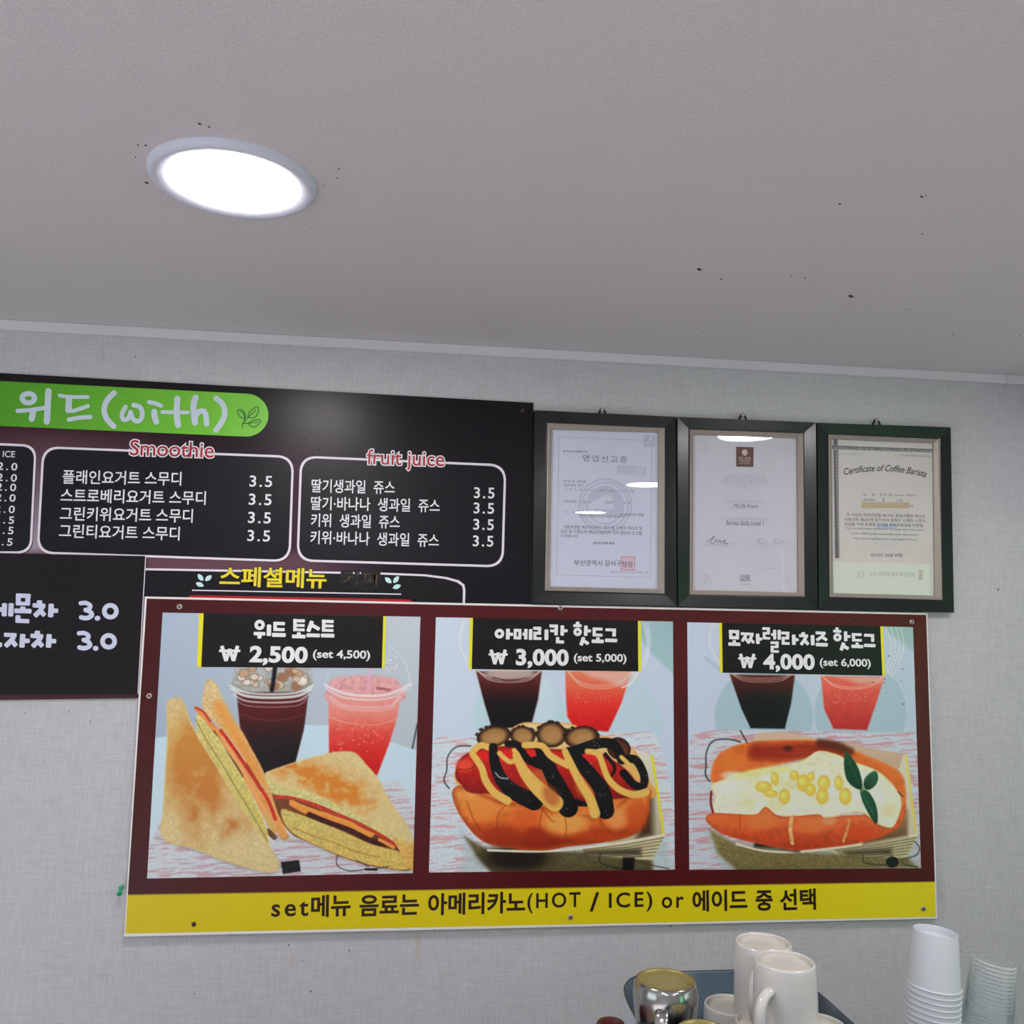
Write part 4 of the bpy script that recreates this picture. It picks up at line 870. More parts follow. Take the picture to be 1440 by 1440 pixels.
text('set_price', '(set 5,000)', 806.8, 933.4, 881, 934.3, 14.6, DT, M_white, p2, offset=.024, ref=.024)
text('set_price', '(set 6,000)', 1152.8, 939.6, 1224.6, 941, 14.4, DT, M_white, p3, offset=.024, ref=.024)
# yellow strip lettering
M_ylet = mat('strip_lettering', (44, 26, 16), .4, noise=.02)
DY = D_SET + .0005
for b, x0, y0, x1, y1, h in (('set', 382, 1289, 433, 1287.6, 19.5), ('메뉴', 438, 1289.6, 492, 1287.2, 29.5), ('음료는', 506, 1288, 588, 1285.6, 28), ('아메리카노', 602.5, 1286.6, 737.5, 1283, 29), ('(HOT', 742, 1283.8, 816, 1281.5, 27),
                             ('/', 830, 1281.4, 841.5, 1281.2, 26), ('ICE)', 856.7, 1283, 917, 1281, 27), ('or', 931, 1276.8, 961, 1276.2, 15), ('에이드', 974.6, 1281.5, 1050.4, 1279.5, 28.5), ('중', 1063.5, 1280.2, 1086, 1279.6, 27), ('선택', 1098, 1280, 1147, 1278.4, 28.5)):
    text('strip_lettering', b, x0, y0, x1, y1, h, DY, M_ylet, seto, offset=.016 if b[0] in 'so(I/' else .027, ref=0, space=1.25 if b in ('set', 'or', '(HOT', 'ICE)') else 1)
for x, y, m1 in ((252.5, 853.2, 0), (210, 978.5, 0), (788, 854.6, 0), (1282, 874.6, 0), (802, 1289.6, 1), (1298.5, 1277.5, 0), (272.6, 1299.6, 2)):
    screw(x, y, D_SET + .0003, M_screw if m1 < 2 else M_screwd, M_screwd, seto, .0052 if m1 != 2 else .0042)
# fly specks on the board's upper right corner
spk = []
for k in range(34):
    rr = np.random.RandomState(60 + k)
    if k < 16: x, y = 1175 + rr.rand() * 105, 867 + rr.rand() * 10
    else: x, y = 1225 + rr.rand() * 70, 885 + rr.rand() * 110
    q = .5 + rr.rand() * .9; spk.append([(x + q * math.cos(j), y + q * .8 * math.sin(j)) for j in np.arange(6) * PI / 3])
o = flat_px('specks', spk, D_SET + .0012, M_speck, seto); o['kind'] = 'stuff'

# ------------------------------------------------------------------ certificates
M_fr = mat('frame_dark_green', (17, 28, 24), .3, spec=.45, k=K, noise=.25, nscale=40, coat=.25, coat_rough=.18)
M_lip = mat('frame_champagne', (138, 130, 122), .42, metal=.25, noise=.08, nscale=60)
M_hook = mat('hook_black', (30, 28, 30), .5, metal=.5, noise=.1)
def glassmat():
    m = bpy.data.materials.new('pane_glass'); m.use_nodes = True; t = m.node_tree; t.nodes.remove(t.nodes['Principled BSDF'])
    a = t.nodes.new('ShaderNodeBsdfTransparent'); b = t.nodes.new('ShaderNodeBsdfGlossy'); b.inputs['Roughness'].default_value = .0
    f = t.nodes.new('ShaderNodeFresnel'); f.inputs[0].default_value = 1.5; mu = t.nodes.new('ShaderNodeMath'); mu.operation = 'MULTIPLY'; mu.inputs[1].default_value = 1.7
    x = t.nodes.new('ShaderNodeMixShader'); t.links.new(f.outputs[0], mu.inputs[0]); t.links.new(mu.outputs[0], x.inputs[0]); t.links.new(a.outputs[0], x.inputs[1]); t.links.new(b.outputs[0], x.inputs[2])
    t.links.new(x.outputs[0], t.nodes['Material Output'].inputs[0]); return m
M_glass = glassmat()
def certificate(label, OQ, LQ, PQ, paper, hook):
    t = thing('framed_certificate', label, 'picture frame', W(sum(p[0] for p in OQ) / 4, sum(p[1] for p in OQ) / 4, 0), 'framed certificates beside the menu board')
    lerp = lambda a, b, k: (a[0] + (b[0] - a[0]) * k, a[1] + (b[1] - a[1]) * k)
    for i in range(4):
        j = (i + 1) % 4; V = []
        rows = [(0, .0), (0, .0178), (.025, .0188), (.9, .0165), (1, .0155), (1, .006)]
        for k, d in rows:
            for q0, q1 in ((OQ[i], LQ[i]), (OQ[j], LQ[j])): p_ = W(*lerp(q0, q1, k), .0165); p_.y = WALL - d; V.append(p_)
        F = [(2 * r_, 2 * r_ + 1, 2 * r_ + 3, 2 * r_ + 2) for r_ in range(len(rows) - 1)]
        F += [tuple(range(0, len(V), 2)), tuple(range(len(V) - 1, 0, -2))]
        o = mobj('frame_rail', V, F, M_fr, t)
        V = []; rows = [(0, .010), (0, .0170), (.25, .0178), (1, .0140), (1, .0085)]
        for k, d in rows:
            for q0, q1 in ((LQ[i], PQ[i]), (LQ[j], PQ[j])): p_ = W(*lerp(q0, q1, k), .0155); p_.y = WALL - d; V.append(p_)
        F = [(2 * r_, 2 * r_ + 1, 2 * r_ + 3, 2 * r_ + 2) for r_ in range(len(rows) - 1)]
        o = mobj('lip_rail', V, F, M_lip, t)
    big = offs(PQ, 3)
    sheet = flat_px('certificate_sheet', [big], .0090, paper, t)
    pane = flat_px('glass_pane', [offs(PQ, 2)], .0112, M_glass, t)
    hx, hy = hook; p = W(hx, hy, .010); a = []
    for q in ((-.009, -.008), (-.0025, .006), (.0025, .006), (.009, -.008)): a.append(p + Vector((q[0], 0, q[1])))
    v, f = tube(a, .0021, 8, up=Vector((0, 1, 0))); hk = mobj('hanging_loop', v, f, M_hook, t, True)
    v, f = lathe([(.0042, 0), (.0036, .002), (.0001, .0028)], 12); v = [(p.x + x, p.y - .002 - z, p.z + .004 + y) for x, y, z in v]; mobj('nail_head', v, f, M_screw, hk, True)
    return t, sheet
PD = .0093
M_ink = mat('ink_grey', (92, 92, 104), .6, noise=.05); M_ink2 = mat('ink_pale', (140, 140, 150), .6, noise=.05); M_ink3 = mat('ink_faint', (164, 164, 172), .6, noise=.05)
M_mark = mat('watermark', (172, 175, 192), .6, noise=.02); M_stamp = mat('stamp_red', (196, 120, 130), .6, noise=.1); M_inkd = mat('ink_dark', (58, 56, 62), .6, noise=.05)
def mkpaper(nm, col): return mat(nm, col, .7, spec=.2, noise=.015, nscale=12)
PAP1 = [(776.2, 603), (926.2, 607.8), (926.2, 828.5), (772.7, 824.8)]
f1, s1 = certificate('black green framed business licence with a red stamp, beside the dark menu board', [(751.5, 577), (950, 586.2), (951.6, 853), (748, 849)], [(770, 595), (934.4, 602), (934.2, 835), (766.3, 830.6)], PAP1,
                     mkpaper('paper_blueish', (186, 189, 204)), (847, 579))
z = (740, 560, 4.645)
def frameline(name, pts, wd, m, parent, zz_, closed=True):
    pts = pts + [pts[0]] if closed else pts
    return strokes(name, [([pts[i], pts[i + 1]], wd) for i in range(len(pts) - 1)], zz_, PD, m, parent, 'round')
frameline('border_line', [(215, 252), (765, 275), (820, 277), (812, 1172), (197, 1153)], 2, M_ink2, s1, z)
for r_ in (172, 150, 120): strokes('watermark', [('ring', 515, 700, r_, r_ * 1.0, 12)], z, PD - .0001, M_mark, s1)
strokes('watermark', [([(440, 640), (520, 600), (590, 640), (600, 720)], 60), ([(450, 740), (600, 745)], 40)], z, PD - .0001, M_mark, s1, 'round')
for b, x0, y0, x1, y1, h, m_ in (('제 2015-0104065 호', 237, 354, 398, 357, 16, M_inkd), ('영업신고증', 368, 412, 658, 424, 44, M_ink), ('대 표 자  권미옥', 246, 550, 392, 554, 18, M_ink), ('업소명칭  위드', 246, 576, 376, 580, 18, M_ink),
        ('생 년 월 일', 515, 560, 608, 562, 16, M_ink2), ('소 재 지', 246, 602, 326, 605, 16, M_ink2), ('부산광역시 강서구 공항로 1168번길 117 (강서구청)', 345, 608, 706, 618, 17, M_ink),
        ('영업의종류  식품접객업', 246, 682, 424, 688, 18, M_ink), ('[ 영업의형태 휴게음식점 ]', 512, 690, 688, 696, 20, M_ink), ('조    건', 246, 750, 320, 752, 16, M_ink2),
        ('식품위생법 제37조제4항에 의한 제한조건 없음', 345, 762, 768, 770, 17, M_inkd), ('허가 기간 영업장면적 신고사항을 이행하여야함', 345, 776, 645, 782, 15, M_ink),
        ('식품위생법 제37조제4항, 같은 법 시행령 제25조 및', 240, 852, 757, 862, 24, M_ink), ('같은 법 시행규칙 제42조제6항에 따라 영업의 신고를', 225, 881, 755, 894, 24, M_ink), ('수리합니다', 225, 909, 338, 911, 21, M_ink),
        ('2015년 03월 06일', 435, 953, 575, 955, 17, M_inkd), ('부산광역시 강서구', 312, 1094, 622, 1098, 38, M_inkd), ('청장', 624, 1102, 697, 1104, 38, M_inkd), ('최초신고일자 : 2015년 03월 17일', 552, 1142, 794, 1146, 16, M_ink2)):
    text('lettering', b, x0, y0, x1, y1, h, PD, m_, s1, z, space=1.25 if len(b) == 5 and h > 40 else 1)
frameline('stamp', [(624, 1035), (709, 1037), (707, 1122), (622, 1119)], 6, M_stamp, s1, z)
strokes('stamp', [([(632, 1045 + k * 12), (700, 1047 + k * 12)], 3.5) for k in range(7)], z, PD - .0002, M_stamp, s1, 'round')
frameline('table_lines', [(600, 442), (778, 450), (776, 503), (598, 494)], 2, M_ink2, s1, z)
for k in range(3): frameline('table_lines', [(600, 455 + k * 13), (777, 463 + k * 13)], 1.6, M_ink2, s1, z, False)
text('lettering', '접수번호 20150304', 605, 458, 705, 462, 10, PD, M_ink2, s1, z); text('lettering', '처리기한 즉시', 605, 483, 700, 487, 10, PD, M_ink2, s1, z)
frameline('corner_mark', [(768, 243), (838, 247), (838, 316), (768, 312)], 2, M_ink2, s1, z)
strokes('corner_mark', [([(772, 255 + k * 11), (772 + 5.5 * k + 8, 250)], 2) for k in range(6)] + [([(780 + k * 11, 312), (836, 256 + k * 11)], 2) for k in range(6)], z, PD, M_ink2, s1, 'round')
frameline('underline', [(610, 568), (860, 574)], 2, M_ink2, s1, z, False)

PAP2 = [(975.4, 610.6), (1121.7, 615.8), (1123.3, 833.5), (974.8, 830)]
f2, s2 = certificate('black green framed barista diploma with a brown emblem, middle of three frames', [(952, 586.4), (1147, 594.2), (1149.6, 857.4), (952.6, 853.2)], [(969.8, 604), (1129.2, 609.6), (1131, 838.8), (969.8, 836.3)], PAP2,
                     mkpaper('paper_neutral', (186, 184, 192)), (1044.5, 586.5))
z = (940, 570, 4.8)
M_brown = mat('emblem_brown', (92, 62, 58), .6, noise=.03); M_brownl = mat('emblem_line', (188, 170, 160), .6, noise=.03)
em = flat_px('emblem', [[(940 + x / 4.8, 570 + y / 4.8) for x, y in ((457, 279), (575, 283), (573, 416), (457, 414))]], PD, M_brown, s2)
strokes('emblem_mark', [('ring', 515, 318, 11, 13, 16), ([(496, 318), (534, 318)], 3), ([(515, 298), (515, 340)], 3), ([(476, 371), (554, 373)], 2)], z, PD + .0002, M_brownl, s2, 'round')
for b, x0, y0, x1, y1, h, m_, sh_ in (('SCAE', 474, 364, 556, 366, 16, M_brownl, 0), ('COFFEE', 478, 382, 552, 384, 7, M_brownl, 0), ('DIPLOMA', 478, 396, 552, 398, 8, M_brownl, 0),
        ('THE SPECIALITY COFFEE', 372, 498, 662, 502, 26, M_ink3, 0), ('ASSOCIATION OF EUROPE', 360, 526, 672, 531, 24, M_ink3, 0), ('THIS IS TO RECOGNISE THAT', 386, 655, 652, 658, 15, M_ink3, 0),
        ('Mi-Ok Kwon', 440, 692, 606, 694, 28, M_ink, .3), ('HAS ACHIEVED CERTIFICATION IN', 362, 770, 678, 775, 15, M_ink3, 0), ('Barista Skills Level 1', 386, 808, 646, 812, 32, M_ink, .3),
        ('Chair, Education Committee', 234, 948, 396, 952, 11, M_ink3, 0), ('Authorised SCAE Trainer', 552, 960, 730, 964, 11, M_ink3, 0), ('www.scae.com', 488, 1213, 552, 1215, 9, M_ink2, 0), ('2015', 690, 1107, 724, 1107, 11, M_ink2, 0)):
    text('lettering', b, x0, y0, x1, y1, h, PD + (.0002 if m_ is M_brownl else 0), m_, s2, z, shear=sh_)
strokes('signature', [([(256, 926), (290, 900), (310, 880), (285, 925), (300, 935), (325, 905), (330, 925), (350, 908), (352, 926), (385, 908), (375, 930), (405, 935)], 3.5)], z, PD, M_ink, s2, 'round')
strokes('signature', [([(612, 895), (600, 935)], 2.5), ([(640, 897), (606, 920), (638, 935), (655, 910), (660, 932)], 2.5), ([(722, 897), (710, 932)], 2.5), ([(745, 900), (715, 918), (745, 930), (765, 912), (770, 928), (795, 915)], 2.5)], z, PD, M_ink2, s2, 'round')
strokes('rule_lines', [([(385, 545), (500, 547)], 1.5), ([(530, 548), (640, 549)], 1.5), ([(345, 693), (430, 696), (690, 704)], 1.5), ([(230, 943), (480, 928)], 1.5), ([(552, 936), (810, 938)], 1.5), ([(600, 1100), (815, 1106)], 1.5), ([(505, 547), (525, 547)], 7)], z, PD - .0001, M_ink3, s2, 'round')
for cx_, cy_ in ((245, 290), (785, 310), (250, 1180), (800, 1190)):
    strokes('corner_ornament', [('ring', cx_ - 14, cy_ - 14, 22, 24, 2), ('ring', cx_ + 16, cy_ + 10, 18, 22, 2), ('ring', cx_ + 10, cy_ - 24, 14, 12, 2)], z, PD, M_ink3, s2)
em2 = strokes('accreditation_mark', [([(490, 1148), (490, 1184)], 5), ([(500, 1146), (512, 1160), (500, 1172)], 5), ([(515, 1146), (530, 1150), (522, 1165), (535, 1182)], 5), ([(545, 1146), (540, 1165), (550, 1184)], 6), ([(498, 1182), (520, 1184)], 6)], z, PD, M_ink, s2, 'round')

PAP3 = [(1170, 617), (1313.3, 622.7), (1315.5, 837.6), (1172.3, 834)]
f3, s3 = certificate('black green framed coffee barista certificate with brown tape, rightmost frame', [(1148.6, 594.5), (1336.4, 601), (1341, 861.6), (1150.6, 857.6)], [(1164.8, 611), (1320.4, 617.8), (1324.5, 843.8), (1166.3, 839.5)], PAP3,
                     mkpaper('paper_cream', (190, 186, 180)), (1232.5, 593.5))
z = (1140, 570, 4.645)
M_band = mat('band_grey', (92, 90, 94), .6, noise=.1); M_bandt = mat('band_text', (176, 172, 170), .6, noise=.05)
toz = lambda pts: [(1140 + x / 4.645, 570 + y / 4.645) for x, y in pts]
flat_px('ornate_band', [toz([(140, 262), (800, 286), (800, 308), (140, 286)]), toz([(150, 218), (176, 219), (176, 262), (150, 262)]), toz([(150, 290), (180, 291), (188, 998), (160, 998)])], PD, M_band, s3)
text('band_lettering', 'Certificate of Coffee Barista Certificate of Coffee Barista Certificate', 150, 284, 798, 305, 17, PD + .0002, M_bandt, s3, z, shear=.25)
strokes('band_pattern', [([(168 + .028 * (y - 290) - 6, y), (168 + .028 * (y - 290) + 6, y + 9)], 3) for y in range(300, 990, 15)] + [([(168 + .028 * (y - 290) + 6, y), (168 + .028 * (y - 290) - 6, y + 9)], 3) for y in range(306, 990, 22)], z, PD + .0002, M_bandt, s3, 'round')
for w0_, x0, ang_, b in ((0, 0, 0, 0),): pass
# arched title, word by word
def arch(name, body, x0, x1, base, h, d, m, parent, z, shear=0, offset=0):
    a, F = glyphs(body, offset, 1, shear); lo, hi = a.min(0), a.max(0); V = []
    for q in a:
        x = x0 + (x1 - x0) * (q[0] - lo[0]) / (hi[0] - lo[0]); v_ = h * q[1] / hi[1]; sl = (base(x + 1) - base(x - 1)) / 2
        V.append(W(z[0] + (x + v_ * sl) / z[2], z[1] + (base(x) - v_) / z[2], d))
    return mobj(name, V, F, m, parent)
arch('certificate_title', 'Certificate of Coffee Barista', 220, 752, lambda x: 430 + 8 * (x - 490) / 255 + 30 * ((x - 490) / 255) ** 2, 42, PD, M_inkd, s3, z, .28, .012)
for b, x0, y0, x1, y1, h, m_, sh_ in (('제 12-01-0651 호', 196, 322, 340, 326, 13, M_ink2, 0), ('한국능력교육개발원 CB-2-1206-0728', 592, 333, 776, 340, 13, M_ink, 0), ('성     명 :  권 미 옥 ( Kwon, Miok )', 342, 594, 688, 598, 20, M_ink, 0), ('생년월일 :', 342, 626, 430, 628, 18, M_ink, 0), ('17일', 562, 628, 600, 630, 16, M_ink, 0), ('28', 648, 664, 668, 665, 14, M_ink, 0),
        ('위 사람은 자격기본법 제17조, 동법시행령 제23조', 235, 726, 748, 736, 22, M_inkd, 0), ('시행규칙 제2조에 의거하여 본원이 시행한 소정의', 220, 756, 748, 766, 22, M_inkd, 0), ('검정을 거쳐 등록된 자격을 취득하였음을 인증함', 220, 786, 735, 796, 22, M_inkd, 0),
        ('This is to certify that the above person has passed all the requirements', 230, 812, 738, 824, 17, M_ink, .25), ('of the CBPE authorised qualification examination', 264, 846, 706, 856, 17, M_ink, .25), ('under the basic qualification law in the Republic of Korea', 280, 878, 692, 888, 17, M_ink, .25),
        ('2012년  05월 29일', 392, 988, 598, 990, 22, M_inkd, 0), ('(사) 한국능력교육개발원', 392, 1120, 680, 1124, 34, M_ink2, 0)):
    text('lettering', b, x0, y0, x1, y1, h, PD, m_, s3, z, shear=sh_)
strokes('seal', [('ring', 328, 1105, 20, 20, 3), ([(305, 1105), (350, 1105)], 2)], z, PD, M_ink2, s3, 'round')
for r_ in (118, 88): strokes('watermark', [('ring', 500, 805, r_, r_, 2.2)], z, PD - .0001, M_ink3, s3)
flat_px('watermark_band', [toz([(430, 780), (575, 778), (560, 806), (430, 806)])], PD - .00015, mat('wm_blue', (160, 170, 184), .6, noise=.02), s3)
flat_px('square_seal', [toz([(706, 1074), (732, 1074), (732, 1140), (706, 1140)])], PD, mat('seal_pale', (170, 150, 146), .7, noise=.2, nscale=300), s3)
flat_px('brown_tape', [toz([(330, 632), (640, 634), (646, 640), (642, 672), (334, 671)])], PD + .0004, mat('tape_kraft', (176, 158, 126), .35, noise=.12, nscale=60), s3)
o = frameline('crease_lines', [(472, 605), (478, 630)], 5, M_ink, s3, z, False)

# ------------------------------------------------------------------ push pin
pp = W(171.5, 1244, 0)
pin = thing('push_pin', 'small green push pin stuck in the wallpaper left of the set menu board', 'push pin', pp)
ax_ = Vector((.05, -1, -.75)).normalized(); sx_ = ax_.cross(Vector((0, 0, 1))).normalized(); ux_ = sx_.cross(ax_)
def axlathe(prof, o0, n=16):
    V, F = lathe(prof, n); return [o0 + sx_ * x + ux_ * y + ax_ * zz_ for x, y, zz_ in V], F
M_pin = mat('pin_green', (18, 140, 96), .3, noise=.02)
M_steel = mat('steel', (205, 205, 205), .2, metal=1, k=.9, noise=.02)
v, f = axlathe([(.0001, .006), (.0045, .006), (.0048, .0075), (.0026, .0095), (.0022, .015), (.0042, .018), (.005, .0195), (.0046, .0205), (.0001, .0208)], pp); mobj('grip', v, f, M_pin, pin, True)
v, f = axlathe([(.0006, -.001), (.0006, .0065)], pp, 8); mobj('needle', v, f, M_steel, pin, True)

# ------------------------------------------------------------------ coffee corner: counter, machine top, basin, mugs, cups
ZT = CAMZ - .63
M_cnt = mat('counter_laminate', (120, 95, 75), .4, noise=.1, nscale=8, k=.8)
ct = thing('counter', 'brown laminate counter below the menu boards', 'counter', (.8, 1.1, 0))
mobj('counter_top', *boxv((-.6, .75, .70), (2.2, 1.35, .73)), M_cnt, ct)
mobj('cabinet_body', *boxv((-.58, .80, .0), (2.18, 1.33, .70)), mat('cabinet_white', (200, 198, 194), .45, noise=.02, k=.8), ct)
for i in range(4):
    d_ = mobj('cabinet_door', *boxv((-.56 + i * .69, .782, .08), (.11 + i * .69, .80, .68)), MATS['cabinet_white'], ct)
    mobj('handle', *boxv((.05 + i * .69, .77, .45), (.065 + i * .69, .782, .58)), M_steel, d_)
mc = thing('coffee_machine', 'stainless coffee machine standing on the counter under the cups', 'coffee machine', (.7, 1.1, .73))
o = mobj('machine_body', *boxv((.22, .88, .775), (1.18, 1.32, ZT)), mat('brushed_steel', (150, 152, 156), .35, metal=.9, noise=.05, k=.8), mc); bevel(o, .006)
for x_ in (.27, 1.13):
    for y_ in (.93, 1.27):
        v, f = lathe([(.0001, 0), (.022, 0), (.018, .047), (.0001, .047)], 16, x_, y_, .73); mobj('foot', v, f, M_blk, mc, True)
mobj('drip_tray', *boxv((.3, .80, .79), (1.1, .8795, .83)), M_steel, mc)
for x_ in (.5, .9):
    v, f = lathe([(.0001, -.03), (.03, -.03), (.034, 0), (.0001, 0)], 20, x_, .845, .93); gh = mobj('group_head', v, f, M_steel, mc, True)
    mobj('handle', *tube([(x_, .82, .915), (x_, .76, .90), (x_, .70, .89)], .012, 10), M_blk, gh)

# basin (rounded, dark slate inside, paler outside)
zr = CAMZ - .525
bx0 = AT(873, 1392, Z=zr); bx1 = AT(1196, 1443, Z=zr); bb = AT(1010, 1365, Z=zr)
hx_ = .138; bcx = bx0.x + hx_ + .001; bcy_back = bb.y
hy_ = .172; bcy = bcy_back - hy_
def superel(hx, hy, n=64, e=4.6):
    o = []
    for k in range(n):
        t = 2 * PI * k / n; c_, s_ = math.cos(t), math.sin(t)
        o.append((hx * math.copysign(abs(c_) ** (2 / e), c_), hy * math.copysign(abs(s_) ** (2 / e), s_)))
    return o
basin = thing('basin', 'dark slate plastic basin holding upturned mugs and pitchers', 'basin', (bcx, bcy, ZT))
def loopsurf(levels, cap=None):
    V, F = [], []; n = 64
    for hx, hy, zz_ in levels:
        for x, y in superel(hx, hy): V.append((bcx + x, bcy + y, zz_))
    for i in range(len(levels) - 1):
        for k in range(n): F.append((i * n + k, i * n + (k + 1) % n, (i + 1) * n + (k + 1) % n, (i + 1) * n + k))
    if cap is not None: F.append(tuple(cap * n + k for k in range(n)))
    return V, F
M_basin = mat('basin_slate', (72, 88, 98), .35, spec=.5, noise=.04); M_bout = mat('basin_outside', (168, 178, 186), .4, noise=.03)
v, f = loopsurf([(hx_ - .001, hy_ - .001, zr), (hx_ - .003, hy_ - .003, zr - .002), (hx_ - .014, hy_ - .014, ZT + .006)], cap=2); mobj('inner_shell', v, f, M_basin, basin, True)
v, f = loopsurf([(hx_ + .0005, hy_ + .0005, zr - .0045), (hx_ - .0025, hy_ - .0025, ZT + .0005)], cap=1); mobj('outer_shell', v, f, M_bout, basin, True)
v, f = loopsurf([(hx_ - .0015, hy_ - .0015, zr - .0005), (hx_ + .0005, hy_ + .0005, zr + .001), (hx_ + .002, hy_ + .002, zr - .0015), (hx_ + .001, hy_ + .001, zr - .005)]); mobj('rim', v, f, mat('basin_rim', (44, 54, 62), .35, noise=.03), basin, True)

M_mug = mat('mug_white', (192, 190, 186), .16, spec=.55, noise=.015, k=.72, coat=.3)
M_foot = mat('mug_foot_stained', (182, 179, 168), .4, noise=.2, nscale=28, k=.72)
def mug(cx_, cy_, ztop, label, R_=.0375, H_=.094, hang=None, seen_handle=True):
    z0 = ztop - H_; t = thing('mug', label, 'mug', (cx_, cy_, z0), 'upturned white mugs in the basin')
    k = R_ / .0375
    prof = [(.0375, .0015), (.0385, 0), (.0405, .0005), (.0412, .004), (.0409, .03), (.0402, .06), (.0393, .083), (.0386, .0905), (.0377, .0934), (.0364, .0940), (.0350, .0930), (.0345, .0880)]
    prof = [(r * k, z_ * H_ / .094) for r, z_ in prof]
    V, F = lathe(prof, 56, cx_, cy_, z0); sm(mobj('body', V, F, M_mug, t), 60)
    V, F = lathe([(.0347 * k, H_ - .0030), (.0335 * k, H_ - .0062), (.029 * k, H_ - .0072), (.0002, H_ - .0062)], 48, cx_, cy_, z0); mobj('base_recess', V, F, M_foot, t, True)
    V, F = lathe([(.0375 * k, .0015), (.0365 * k, .03 * H_ / .094), (.035 * k, H_ - .013), (.0002, H_ - .009)], 40, cx_, cy_, z0); mobj('inside', V, F, M_mug, t, True)
    if hang is not None:
        d = Vector((math.cos(hang), math.sin(hang), 0)); path = []
        for q in np.linspace(0, 1, 15):
            a = -PI / 2 + PI * q; path.append(Vector((cx_, cy_, z0 + .037 * H_ / .094)) + d * (.036 * k + .031 * max(0, math.cos(a)) ** .6) + Vector((0, 0, .029 * math.sin(a))))
        V, F = tube(path, .005, 12, squash=(.0056, .0072), up=d.cross(Vector((0, 0, 1)))); mobj('handle', V, F, M_mug, t, True)
    return t
cam_dir = lambda x, y: math.atan2(-y, -x)
m2 = AT(1103.5, 1350, Z=CAMZ - .446); m1 = AT(1073.5, 1324, Z=CAMZ - .4545)
mug(m2.x, m2.y, m2.z, 'white mug upside down on top with its handle facing the viewer', hang=cam_dir(m2.x, m2.y) - .48)
mug(m1.x, m1.y, m1.z, 'white mug upside down on top, half hidden behind the front mug', hang=cam_dir(m1.x, m1.y) - .2)
z1 = m1.z - .0945; ch = z1 - (ZT + .007)
l1 = AT(1024, 1409, Z=z1 - .001); l1.y = min(l1.y, bcy + hy_ - .052); mug(l1.x, l1.y, z1 - .001, 'white mug upside down in the basin right of the steel pitcher', R_=.0345, H_=ch - .002)
l2 = AT(1068, 1443, Z=z1 - .003); l2.y = min(l2.y, l1.y - .075); mug(l2.x, l2.y, m2.z - .0945, 'white mug upside down in the basin under the two stacked mugs', R_=.0345, H_=m2.z - .0945 - (ZT + .007))
l3 = AT(1149, 1440, Y=1.15); l3.x = min(l3.x, bcx + hx_ - .050)
mug(l3.x, l3.y, l3.z, 'cream white mug upside down at the right end of the basin', R_=.0355, H_=l3.z - (ZT + .007))
# steel pitchers, upside down
M_pit = mat('pitcher_steel', (168, 167, 164), .18, metal=1, k=.9, noise=.03, nscale=20)
M_brass = mat('pitcher_base_stained', (150, 138, 82), .4, metal=.4, noise=.22, nscale=25, k=.85)
def pitcher(cx_, cy_, ztop, z0, label, R_, hang):
    H_ = ztop - z0; t = thing('milk_pitcher', label, 'pitcher', (cx_, cy_, z0), 'upturned steel milk pitchers in the basin')
    prof = [(R_ * .80, 0), (R_ * .82, .002), (R_ * .84, H_ * .3), (R_ * .93, H_ * .55), (R_ * 1.03, H_ * .8), (R_ * 1.05, H_ * .88), (R_ * 1.03, H_ - .009), (R_ * .985, H_ - .0035), (R_ * .95, H_ - .0005), (R_ * .92, H_)]
    V, F = lathe(prof, 64, cx_, cy_, z0); mobj('body', V, F, M_pit, t, True)
    V, F = lathe([(R_ * .925, H_ - .0003), (R_ * .91, H_ - .0022), (R_ * .5, H_ - .003), (.0002, H_ - .003)], 48, cx_, cy_, z0); mobj('base', V, F, M_brass, t, True)
    d = Vector((math.cos(hang), math.sin(hang), 0)); o0 = Vector((cx_, cy_, z0)); P_ = []
    for r_, q in ((R_ * 1.0, .84), (R_ * 1.12, .835), (R_ * 1.28, .80), (R_ * 1.42, .70), (R_ * 1.48, .55), (R_ * 1.42, .35), (R_ * 1.2, .22), (R_ * .85, .18)): P_.append(o0 + d * r_ + Vector((0, 0, q * H_)))
    P_ = [Vector(p) for p in crom(P_, 4)]
    V, F = tube(P_, .006, 10, squash=(.0088, .0022), up=d); mobj('handle', V, F, M_pit, t, True)
    return t
zp = CAMZ - .478
q1 = AT(936, 1377, Z=zp); pitcher(q1.x, q1.y, zp, ZT + .007, 'large steel milk pitcher upside down with a yellowed base', .0405, cam_dir(q1.x, q1.y) - .10)
zp2 = CAMZ - .507
q2 = AT(988, 1449, Z=zp2); pitcher(q2.x, q2.y, zp2, ZT + .007, 'small steel milk pitcher upside down, only its base edge showing', .034, -2.6)
# dark red canister left of the basin
qc = AT(859, 1434, Y=1.2); hc_ = qc.z - ZT
cn = thing('canister', 'dark red canister lid just left of the basin', 'canister', (qc.x, qc.y, ZT))
V, F = lathe([(.0001, 0), (.018, 0), (.0185, .002), (.0185, hc_ - .016), (.0001, hc_ - .016)], 32, qc.x, qc.y, ZT); mobj('can', V, F, mat('canister_red', (56, 14, 22), .35, noise=.05), cn, True)
V, F = lathe([(.0192, hc_ - .017), (.0194, hc_ - .008), (.017, hc_ - .003), (.010, hc_ - .0005), (.0001, hc_)], 32, qc.x, qc.y, ZT); mobj('lid', V, F, mat('canister_lid', (58, 14, 22), .3, noise=.05), cn, True)

